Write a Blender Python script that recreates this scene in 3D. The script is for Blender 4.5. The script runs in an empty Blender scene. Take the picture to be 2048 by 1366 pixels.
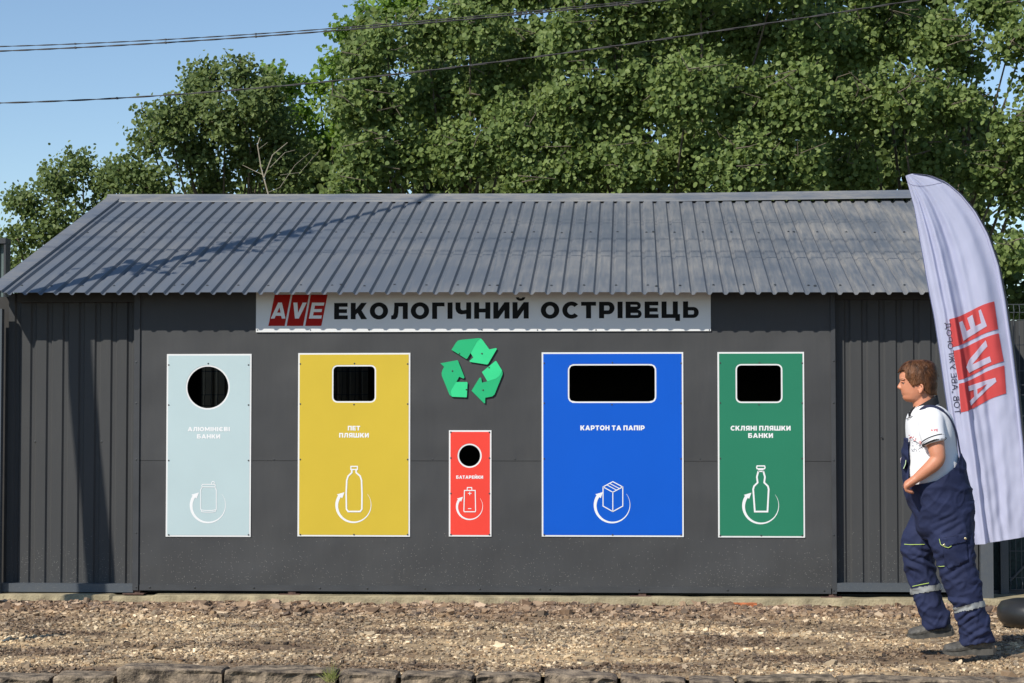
import bpy, bmesh, math, random
import numpy as np
from mathutils import Vector, Euler, Matrix, noise
R = math.radians
random.seed(7); rng = np.random.default_rng(7)
SC = bpy.context.scene; COL = SC.collection

# ------------------------------------------------------------------ camera
YAW, PITCH = R(3.39), R(2.33)
F = 3982.0                                    # focal length in pixels of the 2048 px wide photograph
CAMP = Vector((0, -15.3, 1.34))
cam = bpy.data.cameras.new('camera'); co = bpy.data.objects.new('camera', cam); COL.objects.link(co)
co.location = CAMP; co.rotation_euler = Euler((R(90) + PITCH, 0, YAW)); cam.lens = F / 2048 * 36; cam.sensor_width = 36
cam.clip_end = 2000; SC.camera = co
# ------------------------------------------------------------------ light
SUN = Vector((.80, 1.0, -1.06)).normalized()  # direction the light travels
w = bpy.data.worlds.new('World'); SC.world = w; w.use_nodes = True
nt = w.node_tree; sky = nt.nodes.new('ShaderNodeTexSky'); sky.sky_type = 'NISHITA'; sky.sun_disc = False
sky.sun_elevation = math.asin(-SUN.z); sky.sun_rotation = math.atan2(-SUN.x, -SUN.y)
sky.air_density = 1.0; sky.dust_density = .0; sky.ozone_density = 3.2
nt.links.new(sky.outputs[0], nt.nodes['Background'].inputs[0]); nt.nodes['Background'].inputs[1].default_value = .13
ld = bpy.data.lights.new('sun', 'SUN'); ld.energy = 5.0; ld.angle = R(.45); ld.color = (1, .95, .86)
lo = bpy.data.objects.new('sun', ld); COL.objects.link(lo); lo.rotation_euler = SUN.to_track_quat('-Z', 'Y').to_euler(); lo.location = (-5, -8, 9)
vs = SC.view_settings; vs.view_transform = 'Standard'; vs.look = 'None'; vs.exposure = 0; vs.gamma = 1
SC.cycles.max_bounces = 8; SC.cycles.transparent_max_bounces = 8

ROT = co.rotation_euler.to_matrix()
def ray(px, py): return ROT @ Vector(((px - 1024) / F, -(py - 683) / F, -1))
def atY(px, py, Y=0.0):
    d = ray(px, py); return CAMP + d * ((Y - CAMP.y) / d.y)
def atZ(px, py, Z=0.0):
    d = ray(px, py); return CAMP + d * ((Z - CAMP.z) / d.z)

# ------------------------------------------------------------------ object helpers
def link(name, me, m=None, parent=None):
    o = bpy.data.objects.new(name, me); COL.objects.link(o)
    if m is not None: me.materials.append(m)
    if parent is not None: o.parent = parent
    return o
def obj(name, bm, m=None, parent=None, smooth=False):
    me = bpy.data.meshes.new(name)
    bmesh.ops.recalc_face_normals(bm, faces=bm.faces[:]) if not smooth else None
    bm.to_mesh(me); bm.free()
    if smooth:
        for p in me.polygons: p.use_smooth = True
    return link(name, me, m, parent)
def tag(o, label=None, cat=None, group=None, kind=None):
    if label: o['label'] = label
    if cat: o['category'] = cat
    if group: o['group'] = group
    if kind: o['kind'] = kind
    return o
def thing(name, label, cat, group=None, loc=(0, 0, 0)):
    o = bpy.data.objects.new(name, None); COL.objects.link(o); o.empty_display_size = .2
    tag(o, label, cat, group); o.location = loc
    if Vector(loc).length: o['off'] = 1
    return o
def addpoly(bm, pts):
    vs_ = [bm.verts.new(p) for p in pts]
    return bm.faces.new(vs_)
def box(bm, x0, x1, y0, y1, z0, z1):
    v = [bm.verts.new((x, y, z)) for x in (x0, x1) for y in (y0, y1) for z in (z0, z1)]
    for f in ((0, 1, 3, 2), (4, 6, 7, 5), (0, 4, 5, 1), (2, 3, 7, 6), (0, 2, 6, 4), (1, 5, 7, 3)): bm.faces.new([v[i] for i in f])
def loft(bm, rings, caps=True):
    """rings: list of lists of points, same length"""
    vs_ = [[bm.verts.new(p) for p in r] for r in rings]; n = len(rings[0])
    for a, b in zip(vs_, vs_[1:]):
        for i in range(n):
            bm.faces.new((a[i], a[(i + 1) % n], b[(i + 1) % n], b[i]))
    if caps:
        bm.faces.new(vs_[0][::-1]); bm.faces.new(vs_[-1])
def tube(bm, pts, rad, n=8, caps=True):
    pts = [Vector(p) for p in pts]; rings = []
    if not hasattr(rad, '__len__'): rad = [rad] * len(pts)
    ref = Vector((0, 1, 0))
    for i, p in enumerate(pts):
        t = (pts[min(i + 1, len(pts) - 1)] - pts[max(i - 1, 0)]).normalized()
        if abs(t.dot(ref)) > .93: ref = Vector((1, 0, 0)) if abs(t.x) < .9 else Vector((0, 0, 1))
        u = t.cross(ref).normalized(); v = t.cross(u)
        rings.append([p + (u * math.cos(a) + v * math.sin(a)) * rad[i] for a in [2 * math.pi * k / n for k in range(n)]])
    loft(bm, rings, caps)

# ------------------------------------------------------------------ materials
def mat(name, col, rough=.5, metal=0, var=.0, scale=8, bump=0, bscale=60, spec=.5, col2=None, stretch=None, coat=0):
    m = bpy.data.materials.new(name); m.use_nodes = True; n = m.node_tree.nodes; l = m.node_tree.links
    b = n['Principled BSDF']; b.inputs['Roughness'].default_value = rough; b.inputs['Metallic'].default_value = metal
    b.inputs['Specular IOR Level'].default_value = spec; b.inputs['Coat Weight'].default_value = coat
    b.inputs['Base Color'].default_value = (*col, 1)
    tc = n.new('ShaderNodeTexCoord'); mp = n.new('ShaderNodeMapping'); l.new(tc.outputs['Object'], mp.inputs[0])
    if stretch: mp.inputs['Scale'].default_value = stretch
    if var or col2:
        t = n.new('ShaderNodeTexNoise'); t.inputs['Scale'].default_value = scale; t.inputs['Detail'].default_value = 6; l.new(mp.outputs[0], t.inputs[0])
        r = n.new('ShaderNodeValToRGB'); l.new(t.outputs[0], r.inputs[0]); r.color_ramp.elements[0].position = .3; r.color_ramp.elements[1].position = .7
        c2 = col2 or tuple(min(1, c * (1 + var)) for c in col); c1 = tuple(c * (1 - var) for c in col)
        r.color_ramp.elements[0].color = (*c1, 1); r.color_ramp.elements[1].color = (*c2, 1); l.new(r.outputs[0], b.inputs['Base Color'])
    if bump:
        t = n.new('ShaderNodeTexNoise'); t.inputs['Scale'].default_value = bscale; t.inputs['Detail'].default_value = 5; l.new(mp.outputs[0], t.inputs[0])
        bp = n.new('ShaderNodeBump'); bp.inputs['Strength'].default_value = bump; bp.inputs['Distance'].default_value = .01; l.new(t.outputs[0], bp.inputs['Height']); l.new(bp.outputs[0], b.inputs['Normal'])
    return m
def nodes(m): return m.node_tree.nodes, m.node_tree.links, m.node_tree.nodes['Principled BSDF']

def sheet_metal(name, base, dust, amount, streak=(1, 1, 1), splash=False, rough=.42, dents=.0, fine=.35, spec=.4):
    """painted steel sheet: base colour, film of tan dust in patches and streaks, optional paint/lime splashes, soft dents"""
    m = bpy.data.materials.new(name); m.use_nodes = True; n, l, b = nodes(m)
    tc = n.new('ShaderNodeTexCoord'); mp = n.new('ShaderNodeMapping'); l.new(tc.outputs['Object'], mp.inputs[0]); mp.inputs['Scale'].default_value = streak
    t1 = n.new('ShaderNodeTexNoise'); t1.inputs['Scale'].default_value = 1.3; t1.inputs['Detail'].default_value = 5; l.new(tc.outputs['Object'], t1.inputs[0])
    t2 = n.new('ShaderNodeTexNoise'); t2.inputs['Scale'].default_value = 22; t2.inputs['Detail'].default_value = 8; t2.inputs['Roughness'].default_value = .7; l.new(mp.outputs[0], t2.inputs[0])
    mu = n.new('ShaderNodeMath'); mu.operation = 'MULTIPLY'; l.new(t1.outputs[0], mu.inputs[0]); l.new(t2.outputs[0], mu.inputs[1])
    r = n.new('ShaderNodeMapRange'); r.inputs['From Min'].default_value = .18; r.inputs['From Max'].default_value = .50; r.inputs['To Max'].default_value = amount
    l.new(mu.outputs[0], r.inputs[0])
    mx = n.new('ShaderNodeMix'); mx.data_type = 'RGBA'; mx.inputs['A'].default_value = (*base, 1); mx.inputs['B'].default_value = (*dust, 1); l.new(r.outputs[0], mx.inputs['Factor'])
    out = mx.outputs['Result']
    if splash:
        v = n.new('ShaderNodeTexVoronoi'); v.inputs['Scale'].default_value = 120; l.new(tc.outputs['Object'], v.inputs[0])
        lt = n.new('ShaderNodeMath'); lt.operation = 'LESS_THAN'; lt.inputs[1].default_value = .19; l.new(v.outputs['Distance'], lt.inputs[0])
        wn = n.new('ShaderNodeSeparateColor'); l.new(v.outputs['Color'], wn.inputs[0])
        sx = n.new('ShaderNodeSeparateXYZ'); l.new(tc.outputs['Object'], sx.inputs[0])
        mr = n.new('ShaderNodeMapRange'); mr.inputs['From Min'].default_value = .02; mr.inputs['From Max'].default_value = .55; mr.inputs['To Min'].default_value = .95; mr.inputs['To Max'].default_value = .0; l.new(sx.outputs[2], mr.inputs[0])
        t3 = n.new('ShaderNodeTexNoise'); t3.inputs['Scale'].default_value = 2.2; l.new(tc.outputs['Object'], t3.inputs[0])
        m3 = n.new('ShaderNodeMath'); m3.operation = 'MULTIPLY'; l.new(mr.outputs[0], m3.inputs[0]); l.new(t3.outputs[0], m3.inputs[1])
        g = n.new('ShaderNodeMath'); g.operation = 'LESS_THAN'; l.new(wn.outputs[0], g.inputs[0]); l.new(m3.outputs[0], g.inputs[1])
        m4 = n.new('ShaderNodeMath'); m4.operation = 'MULTIPLY'; tm = n.new('ShaderNodeMath'); tm.operation = 'MULTIPLY'; tm.inputs[1].default_value = .24; l.new(wn.outputs[1], tm.inputs[0]); l.new(tm.outputs[0], lt.inputs[1]); l.new(lt.outputs[0], m4.inputs[0]); l.new(g.outputs[0], m4.inputs[1])
        mx2 = n.new('ShaderNodeMix'); mx2.data_type = 'RGBA'; l.new(out, mx2.inputs['A']); mx2.inputs['B'].default_value = (.30, .29, .27, 1); l.new(m4.outputs[0], mx2.inputs['Factor']); out = mx2.outputs['Result']
    l.new(out, b.inputs['Base Color'])
    rr = n.new('ShaderNodeMapRange'); rr.inputs['To Min'].default_value = rough; rr.inputs['To Max'].default_value = rough + .3; l.new(r.outputs[0], rr.inputs[0]); l.new(rr.outputs[0], b.inputs['Roughness'])
    b.inputs['Specular IOR Level'].default_value = spec
    bt = n.new('ShaderNodeTexNoise'); bt.inputs['Scale'].default_value = 260; bt.inputs['Detail'].default_value = 2; l.new(tc.outputs['Object'], bt.inputs[0])
    bp = n.new('ShaderNodeBump'); bp.inputs['Strength'].default_value = fine; bp.inputs['Distance'].default_value = .002; l.new(bt.outputs[0], bp.inputs['Height'])
    last = bp.outputs[0]
    if dents:
        dt = n.new('ShaderNodeTexNoise'); dt.inputs['Scale'].default_value = 1.6; dt.inputs['Detail'].default_value = 1.5; l.new(tc.outputs['Object'], dt.inputs[0])
        dp = n.new('ShaderNodeBump'); dp.inputs['Strength'].default_value = 1; dp.inputs['Distance'].default_value = dents; l.new(dt.outputs[0], dp.inputs['Height']); l.new(last, dp.inputs['Normal']); last = dp.outputs[0]
    l.new(last, b.inputs['Normal'])
    return m

M_roof = sheet_metal('roof_steel', (.117, .131, .153), (.34, .315, .275), .8, (1.6, .10, .10), rough=.42, fine=.1, spec=.3)
# heavier dust film on the right-hand sheets
n_, l_, b_ = nodes(M_roof)
_tc = [x for x in n_ if x.type == 'TEX_COORD'][0]; _sx = n_.new('ShaderNodeSeparateXYZ'); l_.new(_tc.outputs['Object'], _sx.inputs[0])
_mr = n_.new('ShaderNodeMapRange'); _mr.inputs['From Min'].default_value = -2.5; _mr.inputs['From Max'].default_value = 2.4; _mr.inputs['To Min'].default_value = .30; _mr.inputs['To Max'].default_value = 1.35; l_.new(_sx.outputs[0], _mr.inputs[0])
_mx = [x for x in n_ if x.type == 'MIX'][0]; _src = _mx.inputs['Factor'].links[0].from_socket
_mm = n_.new('ShaderNodeMath'); _mm.operation = 'MULTIPLY'; _mm.use_clamp = True; l_.new(_src, _mm.inputs[0]); l_.new(_mr.outputs[0], _mm.inputs[1]); l_.new(_mm.outputs[0], _mx.inputs['Factor'])
M_cap = sheet_metal('ridge_steel', (.125, .14, .165), (.33, .30, .25), .75, (.3, 1, 1), rough=.45, fine=.1)
M_wall = sheet_metal('wall_steel', (.062, .063, .065), (.105, .102, .095), .25, (1, 1, .15), splash=True, spec=.12, rough=.5, dents=.06, fine=.55)
M_rib = sheet_metal('ribbed_steel', (.060, .061, .062), (.095, .093, .09), .2, (1, 1, .15), splash=True, spec=.12, rough=.48, fine=.5)
M_rail = sheet_metal('rail_steel', (.075, .086, .10), (.15, .14, .12), .3, splash=True, rough=.42, fine=.15)
M_trim = mat('trim_steel', (.058, .060, .064), .5, var=.12, scale=5, spec=.2)
M_screw = mat('screw_steel', (.10, .10, .10), .35, metal=.8, var=.2)
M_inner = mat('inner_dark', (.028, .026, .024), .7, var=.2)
M_innerlit = mat('inner_tan', (.30, .27, .21), .7, var=.15, scale=3)
M_wire = mat('wire_dark', (.015, .018, .02), .5)
M_white = mat('white_board', (.74, .74, .73), .4, var=.02, scale=3, spec=.2)
M_letter = mat('white_vinyl', (.80, .80, .80), .4, var=.01)
M_black = mat('black_vinyl', (.010, .010, .009), .6, var=.05, spec=.12)
M_red = mat('logo_red', (.40, .010, .006), .5, var=.03, spec=.12)
M_bluegrey = mat('board_pale_blue', (.455, .565, .58), .42, var=.03, scale=2, spec=.25)
M_yellow = mat('board_yellow', (.60, .435, .042), .42, var=.03, scale=2, spec=.25)
M_bred = mat('board_red', (.80, .060, .040), .42, var=.03, scale=2, spec=.25)
M_blue = mat('board_blue', (.002, .092, .53), .42, var=.03, scale=2, spec=.25)
M_green = mat('board_green', (.022, .19, .105), .42, var=.03, scale=2, spec=.25)
M_gd = mat('emblem_green', (.012, .42, .16), .4, var=.03)
M_gl = mat('emblem_light_green', (.032, .62, .24), .4, var=.03)
M_cable = mat('cable_black', (.035, .032, .032), .6, var=.2)
M_conc = mat('slab_concrete', (.34, .285, .175), .85, var=.35, scale=7, bump=.8, bscale=50)

# ------------------------------------------------------------------ wall frame of reference: wall front Y=0
def WX(px, py=900, Y=0.0): return atY(px, py, Y).x
def WZ(py, px=1024, Y=0.0): return atY(px, py, Y).z
OV = .264                                     # eave overhang in front of the flat panel
REC = .066                                    # ribbed side walls sit this much further back
EZ = WZ(585, 1024, -OV)                       # eave height
TANP = .308; RUN = .2366 * (15.3 - OV)        # roof pitch and run
RIDGE_Y = -OV + RUN
def seamx(px): return atY(px, 585, -OV).x
SEAMS = [seamx(p) for p in (349, 671, 989, 1311, 1632)]
PW = (SEAMS[-1] - SEAMS[0]) / 4; PER = PW / 10

shed = thing('recycling_shed', 'dark grey steel recycling shed with ribbed pitched roof behind the coloured signs', 'shed')
# ---- roof sheets (one part per overlapping sheet)
def rib_profile(x0, x1, phase, per, depth, flat=.62, slope=.12):
    """list of (x, h): wide high flats, narrow low grooves"""
    out = []; k = math.floor((x0 - phase) / per) - 1
    while True:
        b = phase + k * per
        seq = [(b, 0), (b + flat * per, 0), (b + (flat + slope) * per, -depth), (b + (1 - slope) * per, -depth)]
        out += seq; k += 1
        if b > x1: break
    res = []
    for (xa, ha), (xb, hb) in zip(out, out[1:]):
        if xb <= x0 or xa >= x1: continue
        for x in (max(xa, x0), min(xb, x1)):
            h = ha + (hb - ha) * (x - xa) / (xb - xa)
            if not res or abs(res[-1][0] - x) > 1e-6: res.append((x, h))
    return res
NV = Vector((0, -TANP, 1)).normalized(); SV = Vector((0, 1, TANP)).normalized()
SL = RUN / SV.y
def RL(x): return (seamx(1957) - x) / (seamx(1957) - seamx(1))
def RP(x, s, h=0): return Vector((x, -OV, EZ - .011 + RL(x) * (.024 + .026 * s / SL))) + SV * s + NV * h
XL = seamx(1); XR = seamx(1957)
edges = [XL, SEAMS[0]] + SEAMS[1:] + [XR]
edges = sorted(edges)
for i in range(len(edges) - 1):
    bm = bmesh.new(); x0, x1 = edges[i], edges[i + 1] + (.02 if i < len(edges) - 2 else 0)
    pr = rib_profile(x0, x1, SEAMS[0] - .35 * PER, PER, .019)
    wob = .0022 * math.sin(i * 2.3)
    lift = .0005 * (i % 2)
    ns = 24; rows = []
    for k in range(ns + 1):
        s = SL * k / ns
        rows.append([bm.verts.new(RP(x, s, h + .0025 + lift + .0015 * math.sin(s * 3 + i) + .002 * noise.noise(Vector((x * 1.5, s * 1.5, i))))) for x, h in pr])
    for a, b in zip(rows, rows[1:]):
        for j in range(len(pr) - 1): bm.faces.new((a[j], a[j + 1], b[j + 1], b[j]))
    o = obj('roof_sheet', bm, M_roof, shed)
    sm = o.modifiers.new('thick', 'SOLIDIFY'); sm.thickness = .0015; sm.offset = -1
# roof screws
_b = bmesh.new()
loft(_b, [[Vector((math.cos(a) * rr, math.sin(a) * rr, hh)) for a in [k * math.pi / 3 for k in range(6)]] for rr, hh in ((1.35, 0), (1.35, .16), (1, .25), (.8, .7))])
SCREW = bpy.data.meshes.new('screw'); bmesh.ops.recalc_face_normals(_b, faces=_b.faces[:]); _b.to_mesh(SCREW); _b.free(); SCREW.materials.append(M_screw)
FRONT = Vector((0, -1, 0))
def screw(parent, p, nrm=FRONT, r=.006):
    o = bpy.data.objects.new('screw', SCREW); COL.objects.link(o); o.parent = parent
    o.matrix_local = Matrix.Translation(p) @ nrm.to_track_quat('Z', 'Y').to_matrix().to_4x4() @ Matrix.Scale(r, 4)
for i, x in enumerate(np.arange(XL + .1, XR - .05, PER * 2)):
    for s in (.22, 2.2 * 1.0):
        screw(shed, RP(x + rng.normal() * .008, s + rng.normal() * .012, .004), NV, .0085)
for x in SEAMS:
    for s in (.24, 2.18): screw(shed, RP(x + .01, s + rng.normal() * .03, .006), NV, .010)
# ridge cap, three overlapping lengths
def cap_strip(x0, x1, dz, t=0):
    bm = bmesh.new(); prof = [(-.120, -.004), (-.116, .008), (-.012, .034), (.0, .048), (.012, .050), (.10, .03)]
    N = 10; rows = []
    for k in range(N + 1):
        x = x0 + (x1 - x0) * k / N
        tilt = t * (k / N)
        rows.append([bm.verts.new(Vector((x, RIDGE_Y, EZ - .008 + RL(x) * .048 + RUN * TANP)) + Vector((0, a, a * TANP * (1 if a < 0 else -.8) + h + dz + tilt))) for a, h in prof])
    for a, b in zip(rows, rows[1:]):
        for j in range(len(prof) - 1): bm.faces.new((a[j], b[j], b[j + 1], a[j + 1]))
    o = obj('ridge_cap', bm, M_cap, shed); sm = o.modifiers.new('t', 'SOLIDIFY'); sm.thickness = .0015
def ridx(px): return atY(px, 392, RIDGE_Y).x
cap_strip(ridx(215), ridx(690), .0, 0); cap_strip(ridx(680), ridx(1140), .002, .003); cap_strip(ridx(1130), ridx(1366), .006, .0); cap_strip(ridx(1358), XR + .05, .008, .030)
# rake caps along both gable edges
for side, xe in ((-1, XL), (1, XR)):
    bm = bmesh.new(); prof = [(.115, -.052), (.115, .026), (.012, .024), (-.012, .022), (-.016, .001)]
    rows = [[bm.verts.new(RP(xe + side * a, s, h)) for a, h in prof] for s in np.linspace(-.015, SL, 9)]
    for a, b in zip(rows, rows[1:]):
        for j in range(len(prof) - 1): bm.faces.new((a[j], b[j], b[j + 1], a[j + 1]))
    o = obj('rake_cap', bm, M_cap, shed); sm = o.modifiers.new('t', 'SOLIDIFY'); sm.thickness = .0015
# ---- front flat panel, with the real openings
signs = [   # px: x0 x1 y0 y1, hole (cx, cy, half w, half h, corner) material
    ('pale', 333, 502.5, 708, 1073.5, (416, 774.7, 42, 42, 42), M_bluegrey),
    ('yellow', 596, 820.5, 706, 1073, (708.3, 767.6, 41.8, 35, 8), M_yellow),
    ('red', 898, 983, 860.5, 1073, (939.3, 911.3, 21.3, 21.3, 21.3), M_bred),
    ('blue', 1083.5, 1367, 704.5, 1073.5, (1224, 766.9, 85.3, 36, 9), M_blue),
    ('green', 1435.5, 1609, 704, 1075, (1517.8, 766.9, 43.5, 36, 8), M_green)]
PXM = F / 15.3                                # px per metre at the wall
def hole_geo(s):
    cx, cy, hw, hh, rc = s[5]; c = atY(cx, cy); return c.x, c.z, hw / PXM, hh / PXM, rc / PXM
def rect_geo(s): return WX(s[1], 890), WX(s[2], 890), WZ(s[4], (s[1] + s[2]) / 2), WZ(s[3], (s[1] + s[2]) / 2)
def rray(a, hw, hh, rc):
    """distance from centre to a rounded rectangle along angle a"""
    c, s = abs(math.cos(a)), abs(math.sin(a)); lo_, hi = 0, 2 * (hw + hh)
    for _ in range(40):
        m_ = (lo_ + hi) / 2; x, y = c * m_, s * m_
        qx, qy = max(x - (hw - rc), 0), max(y - (hh - rc), 0)
        ins = x <= hw and y <= hh and (math.hypot(qx, qy) <= rc if (x > hw - rc and y > hh - rc) else True)
        lo_, hi = (m_, hi) if ins else (lo_, m_)
    return lo_
def plate(bm, x0, x1, z0, z1, yf, hole=None, th=0, angs=96):
    """vertical plate facing -Y with an optional rounded opening; th = thickness"""
    if hole is None: box(bm, x0, x1, yf, yf + th, z0, z1) if th else addpoly(bm, [(x0, yf, z0), (x1, yf, z0), (x1, yf, z1), (x0, yf, z1)]); return
    cx, cz, hw, hh, rc = hole
    A = [2 * math.pi * k / angs for k in range(angs)] + [math.atan2(z - cz, x - cx) % (2 * math.pi) for x in (x0, x1) for z in (z0, z1)]
    A = sorted(set(round(a, 6) for a in A)); o_, i_ = [], []
    for a in A:
        c, s = math.cos(a), math.sin(a)
        t = min(((x1 - cx) / c if c > 1e-9 else (x0 - cx) / c if c < -1e-9 else 1e9), ((z1 - cz) / s if s > 1e-9 else (z0 - cz) / s if s < -1e-9 else 1e9))
        o_.append((cx + c * t, cz + s * t)); r = rray(a, hw, hh, rc); i_.append((cx + c * r, cz + s * r))
    def ring(pts, y): return [bm.verts.new((x, y, z)) for x, z in pts]
    of, jf = ring(o_, yf), ring(i_, yf); n = len(A)
    for k in range(n): bm.faces.new((of[k], of[(k + 1) % n], jf[(k + 1) % n], jf[k]))
    if th:
        ob, jb = ring(o_, yf + th), ring(i_, yf + th)
        for k in range(n):
            q = (k + 1) % n
            bm.faces.new((jf[k], jf[q], jb[q], jb[k])); bm.faces.new((of[q], of[k], ob[k], ob[q])); bm.faces.new((ob[k], jb[k], jb[q], ob[q]))
PX0, PX1 = WX(279, 900), WX(1663, 900); PZ0, PZ1 = WZ(1174, 1000), 2.35
SEAMZ = WZ(922, 1000)
bm = bmesh.new(); cur = PX0; g = .0015
def twoplate(x0, x1):
    plate(bm, x0, x1, SEAMZ + g, PZ1, 0, th=.0008); plate(bm, x0, x1, PZ0, SEAMZ - g, .0, th=.0008)
for s in signs:
    x0, x1, z0, z1 = rect_geo(s); x0 += .02; x1 -= .02; z0 += .02; z1 -= .02
    twoplate(cur, x0); plate(bm, x0, x1, z0, z1, 0, hole_geo(s), th=.0008)
    plate(bm, x0, x1, z1, PZ1, 0, th=.0008); plate(bm, x0, x1, PZ0, z0, 0, th=.0008); cur = x1
twoplate(cur, PX1)
obj('front_panel', bm, M_wall, shed)
# bottom flashing in lengths, side flashings
for a, b, dz in ((279, 836, 0), (836, 1092, .001), (1092, 1662, 0)):
    bm = bmesh.new(); box(bm, WX(a, 1180) + .001, WX(b, 1180), -.010 - dz, .004, WZ(1184, 1000), WZ(1172.5, 1000)); obj('bottom_flashing', bm, M_trim, shed)
for a, b in ((267.5, 279), (1662.5, 1671.5)):
    bm = bmesh.new(); box(bm, WX(a, 900), WX(b, 900), -.014, REC + .03, WZ(1184, 1000), 2.345); obj('side_flashing', bm, M_trim, shed)
    for py in (723, 806, 920, 1068, 1178): screw(shed, Vector((WX((a + b) / 2, py), -.014, WZ(py))))
for px in (300, 390, 508, 640, 735, 850, 960, 1080, 1100, 1278, 1455, 1648): screw(shed, Vector((WX(px, 1178), -.0115, WZ(1178))))
for px, py in ((548, 919), (865, 918), (1030, 918), (1400, 917)): screw(shed, Vector((WX(px, py), 0, WZ(py))), FRONT, .005)
# ---- ribbed side walls
def ribwall(a, b, phase_px, period_px, z0, z1, y, name='ribbed_wall', m=M_rib):
    bm = bmesh.new(); pr = rib_profile(WX(a, 900, y), WX(b, 900, y), WX(phase_px, 900, y), period_px / (F / (15.3 + y)), .014, flat=.60, slope=.105)
    # profile depth goes away from the viewer
    lo_ = [bm.verts.new((x, y - h, z0)) for x, h in pr]; hi = [bm.verts.new((x, y - h, z1)) for x, h in pr]
    for j in range(len(pr) - 1): bm.faces.new((lo_[j], lo_[j + 1], hi[j + 1], hi[j]))
    return obj(name, bm, m, shed)
ribwall(15, 268, 39.5, 33.1, WZ(1182, 100), 2.355, REC)
ribwall(1671, 1946, 1703, 33.9, WZ(1184, 1800), 2.355, REC)
for px, py in ((70, 884), (203, 884), (1763, 874)): screw(shed, Vector((WX(px, py, REC), REC, WZ(py))))
for a, b in ((-30, 266.8), (1672.3, 1945)):
    bm = bmesh.new(); box(bm, WX(a, 1170), WX(b, 1170), -.012, REC - .004, WZ(1183, a), WZ(1166, a)); obj('base_rail', bm, M_rail, shed)
bm = bmesh.new(); box(bm, WX(1960, 1100), WX(1985, 1100), -.03, .09, WZ(1196, 1970), 2.34); obj('corner_post', bm, M_rail, shed)
bm = bmesh.new(); box(bm, WX(1946, 1100), WX(1957, 1100), .02, .06, WZ(1190, 1970), 2.34); obj('corner_post', bm, M_rib, shed)
bm = bmesh.new(); box(bm, WX(-6, 900, .1), WX(19, 900, .1), .11, .2, .0, 2.33); obj('corner_post', bm, M_inner, shed)  # near-black strip over the end gap, the gap's shade put into its colour
# fascia that closes the gap under the roof sheets
bm = bmesh.new(); box(bm, XL + .05, XR - .05, -.05 + .062, .058 + .06, 2.28, 2.36); obj('top_beam', bm, M_inner, shed)
# feet on the slab
for px in (272, 583, 1284, 1665):
    bm = bmesh.new(); box(bm, WX(px - 7, 1188), WX(px + 8, 1188), -.0, .10, .012, WZ(1184.5)); box(bm, WX(px - 24, 1188), WX(px + 18, 1188), -.05, .12, .012, .020)
    obj('foot', bm, mat('rusty_foot', (.10, .055, .04), .8, var=.5, scale=30), shed)
# ---- back and end walls, floor, partitions; the two left bays are closed at the back only by wire mesh
BY = RIDGE_Y + .0
ZT = EZ + RUN * TANP - .06; xo0, xo1 = atY(402, 770, BY).x, atY(737, 770, BY).x
for a, b, c, d in ((XL + .08, xo0, .02, ZT), (xo1, XR - .05, .02, ZT), (xo0, xo1, 2.35, ZT), (xo0, xo1, .02, .5)):
    bm = bmesh.new(); box(bm, a, b, BY, BY + .03, c, d); obj('back_wall', bm, M_inner, shed)
for x in (XL + .12, XR - .12):
    bm = bmesh.new(); y0, y1 = REC + .05, BY
    pts = [(y0, .02), (y1, .02), (y1, EZ + (y1 + OV) * TANP - .05), (y0, EZ + (y0 + OV) * TANP - .05)]
    loft(bm, [[Vector((x + d, y, z)) for y, z in pts] for d in (-.015, .015)]); obj('end_wall', bm, M_rib, shed)
bm = bmesh.new(); box(bm, XL + .15, XR - .15, .10, BY - .01, .018, .03); obj('floor_panel', bm, M_inner, shed)
for px in (300, 560, 1050, 1400):
    bm = bmesh.new(); x = WX(px, 800, .8); box(bm, x - .015, x + .015, .3, 2.6, .03, 1.2); obj('inner_partition', bm, M_inner, shed)
bm = bmesh.new(); ym = BY - .02
for x in np.arange(xo0 - .02, xo1 + .04, .062): tube(bm, [(x, ym, .1), (x, ym, 1.50), (x, ym - .03, 1.55), (x, ym, 1.60), (x, ym, 2.4)], .0036, 5)
for z in (.7, .9, 1.1, 1.3, 1.50, 1.60, 1.82, 2.04, 2.26): tube(bm, [(xo0 - .02, ym - .004, z), (xo1 + .02, ym - .004, z)], .0036, 5)
obj('rear_mesh', bm, M_wire, shed)
yb = BY + .7; bm = bmesh.new(); pr = rib_profile(-4.5, 3.0, -4.4, .12, .012)
a_ = [bm.verts.new((x, yb - h, -.1)) for x, h in pr]; b2 = [bm.verts.new((x, yb - h, 2.6)) for x, h in pr]
for j_ in range(len(pr) - 1): bm.faces.new((a_[j_], a_[j_ + 1], b2[j_ + 1], b2[j_]))
o = obj('rear_fence', bm, mat('tan_sheet', (.22, .175, .115), .7, var=.2, scale=3)); tag(o, 'dim tan ribbed fence behind the shed, seen through the round and square openings', 'fence')

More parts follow.
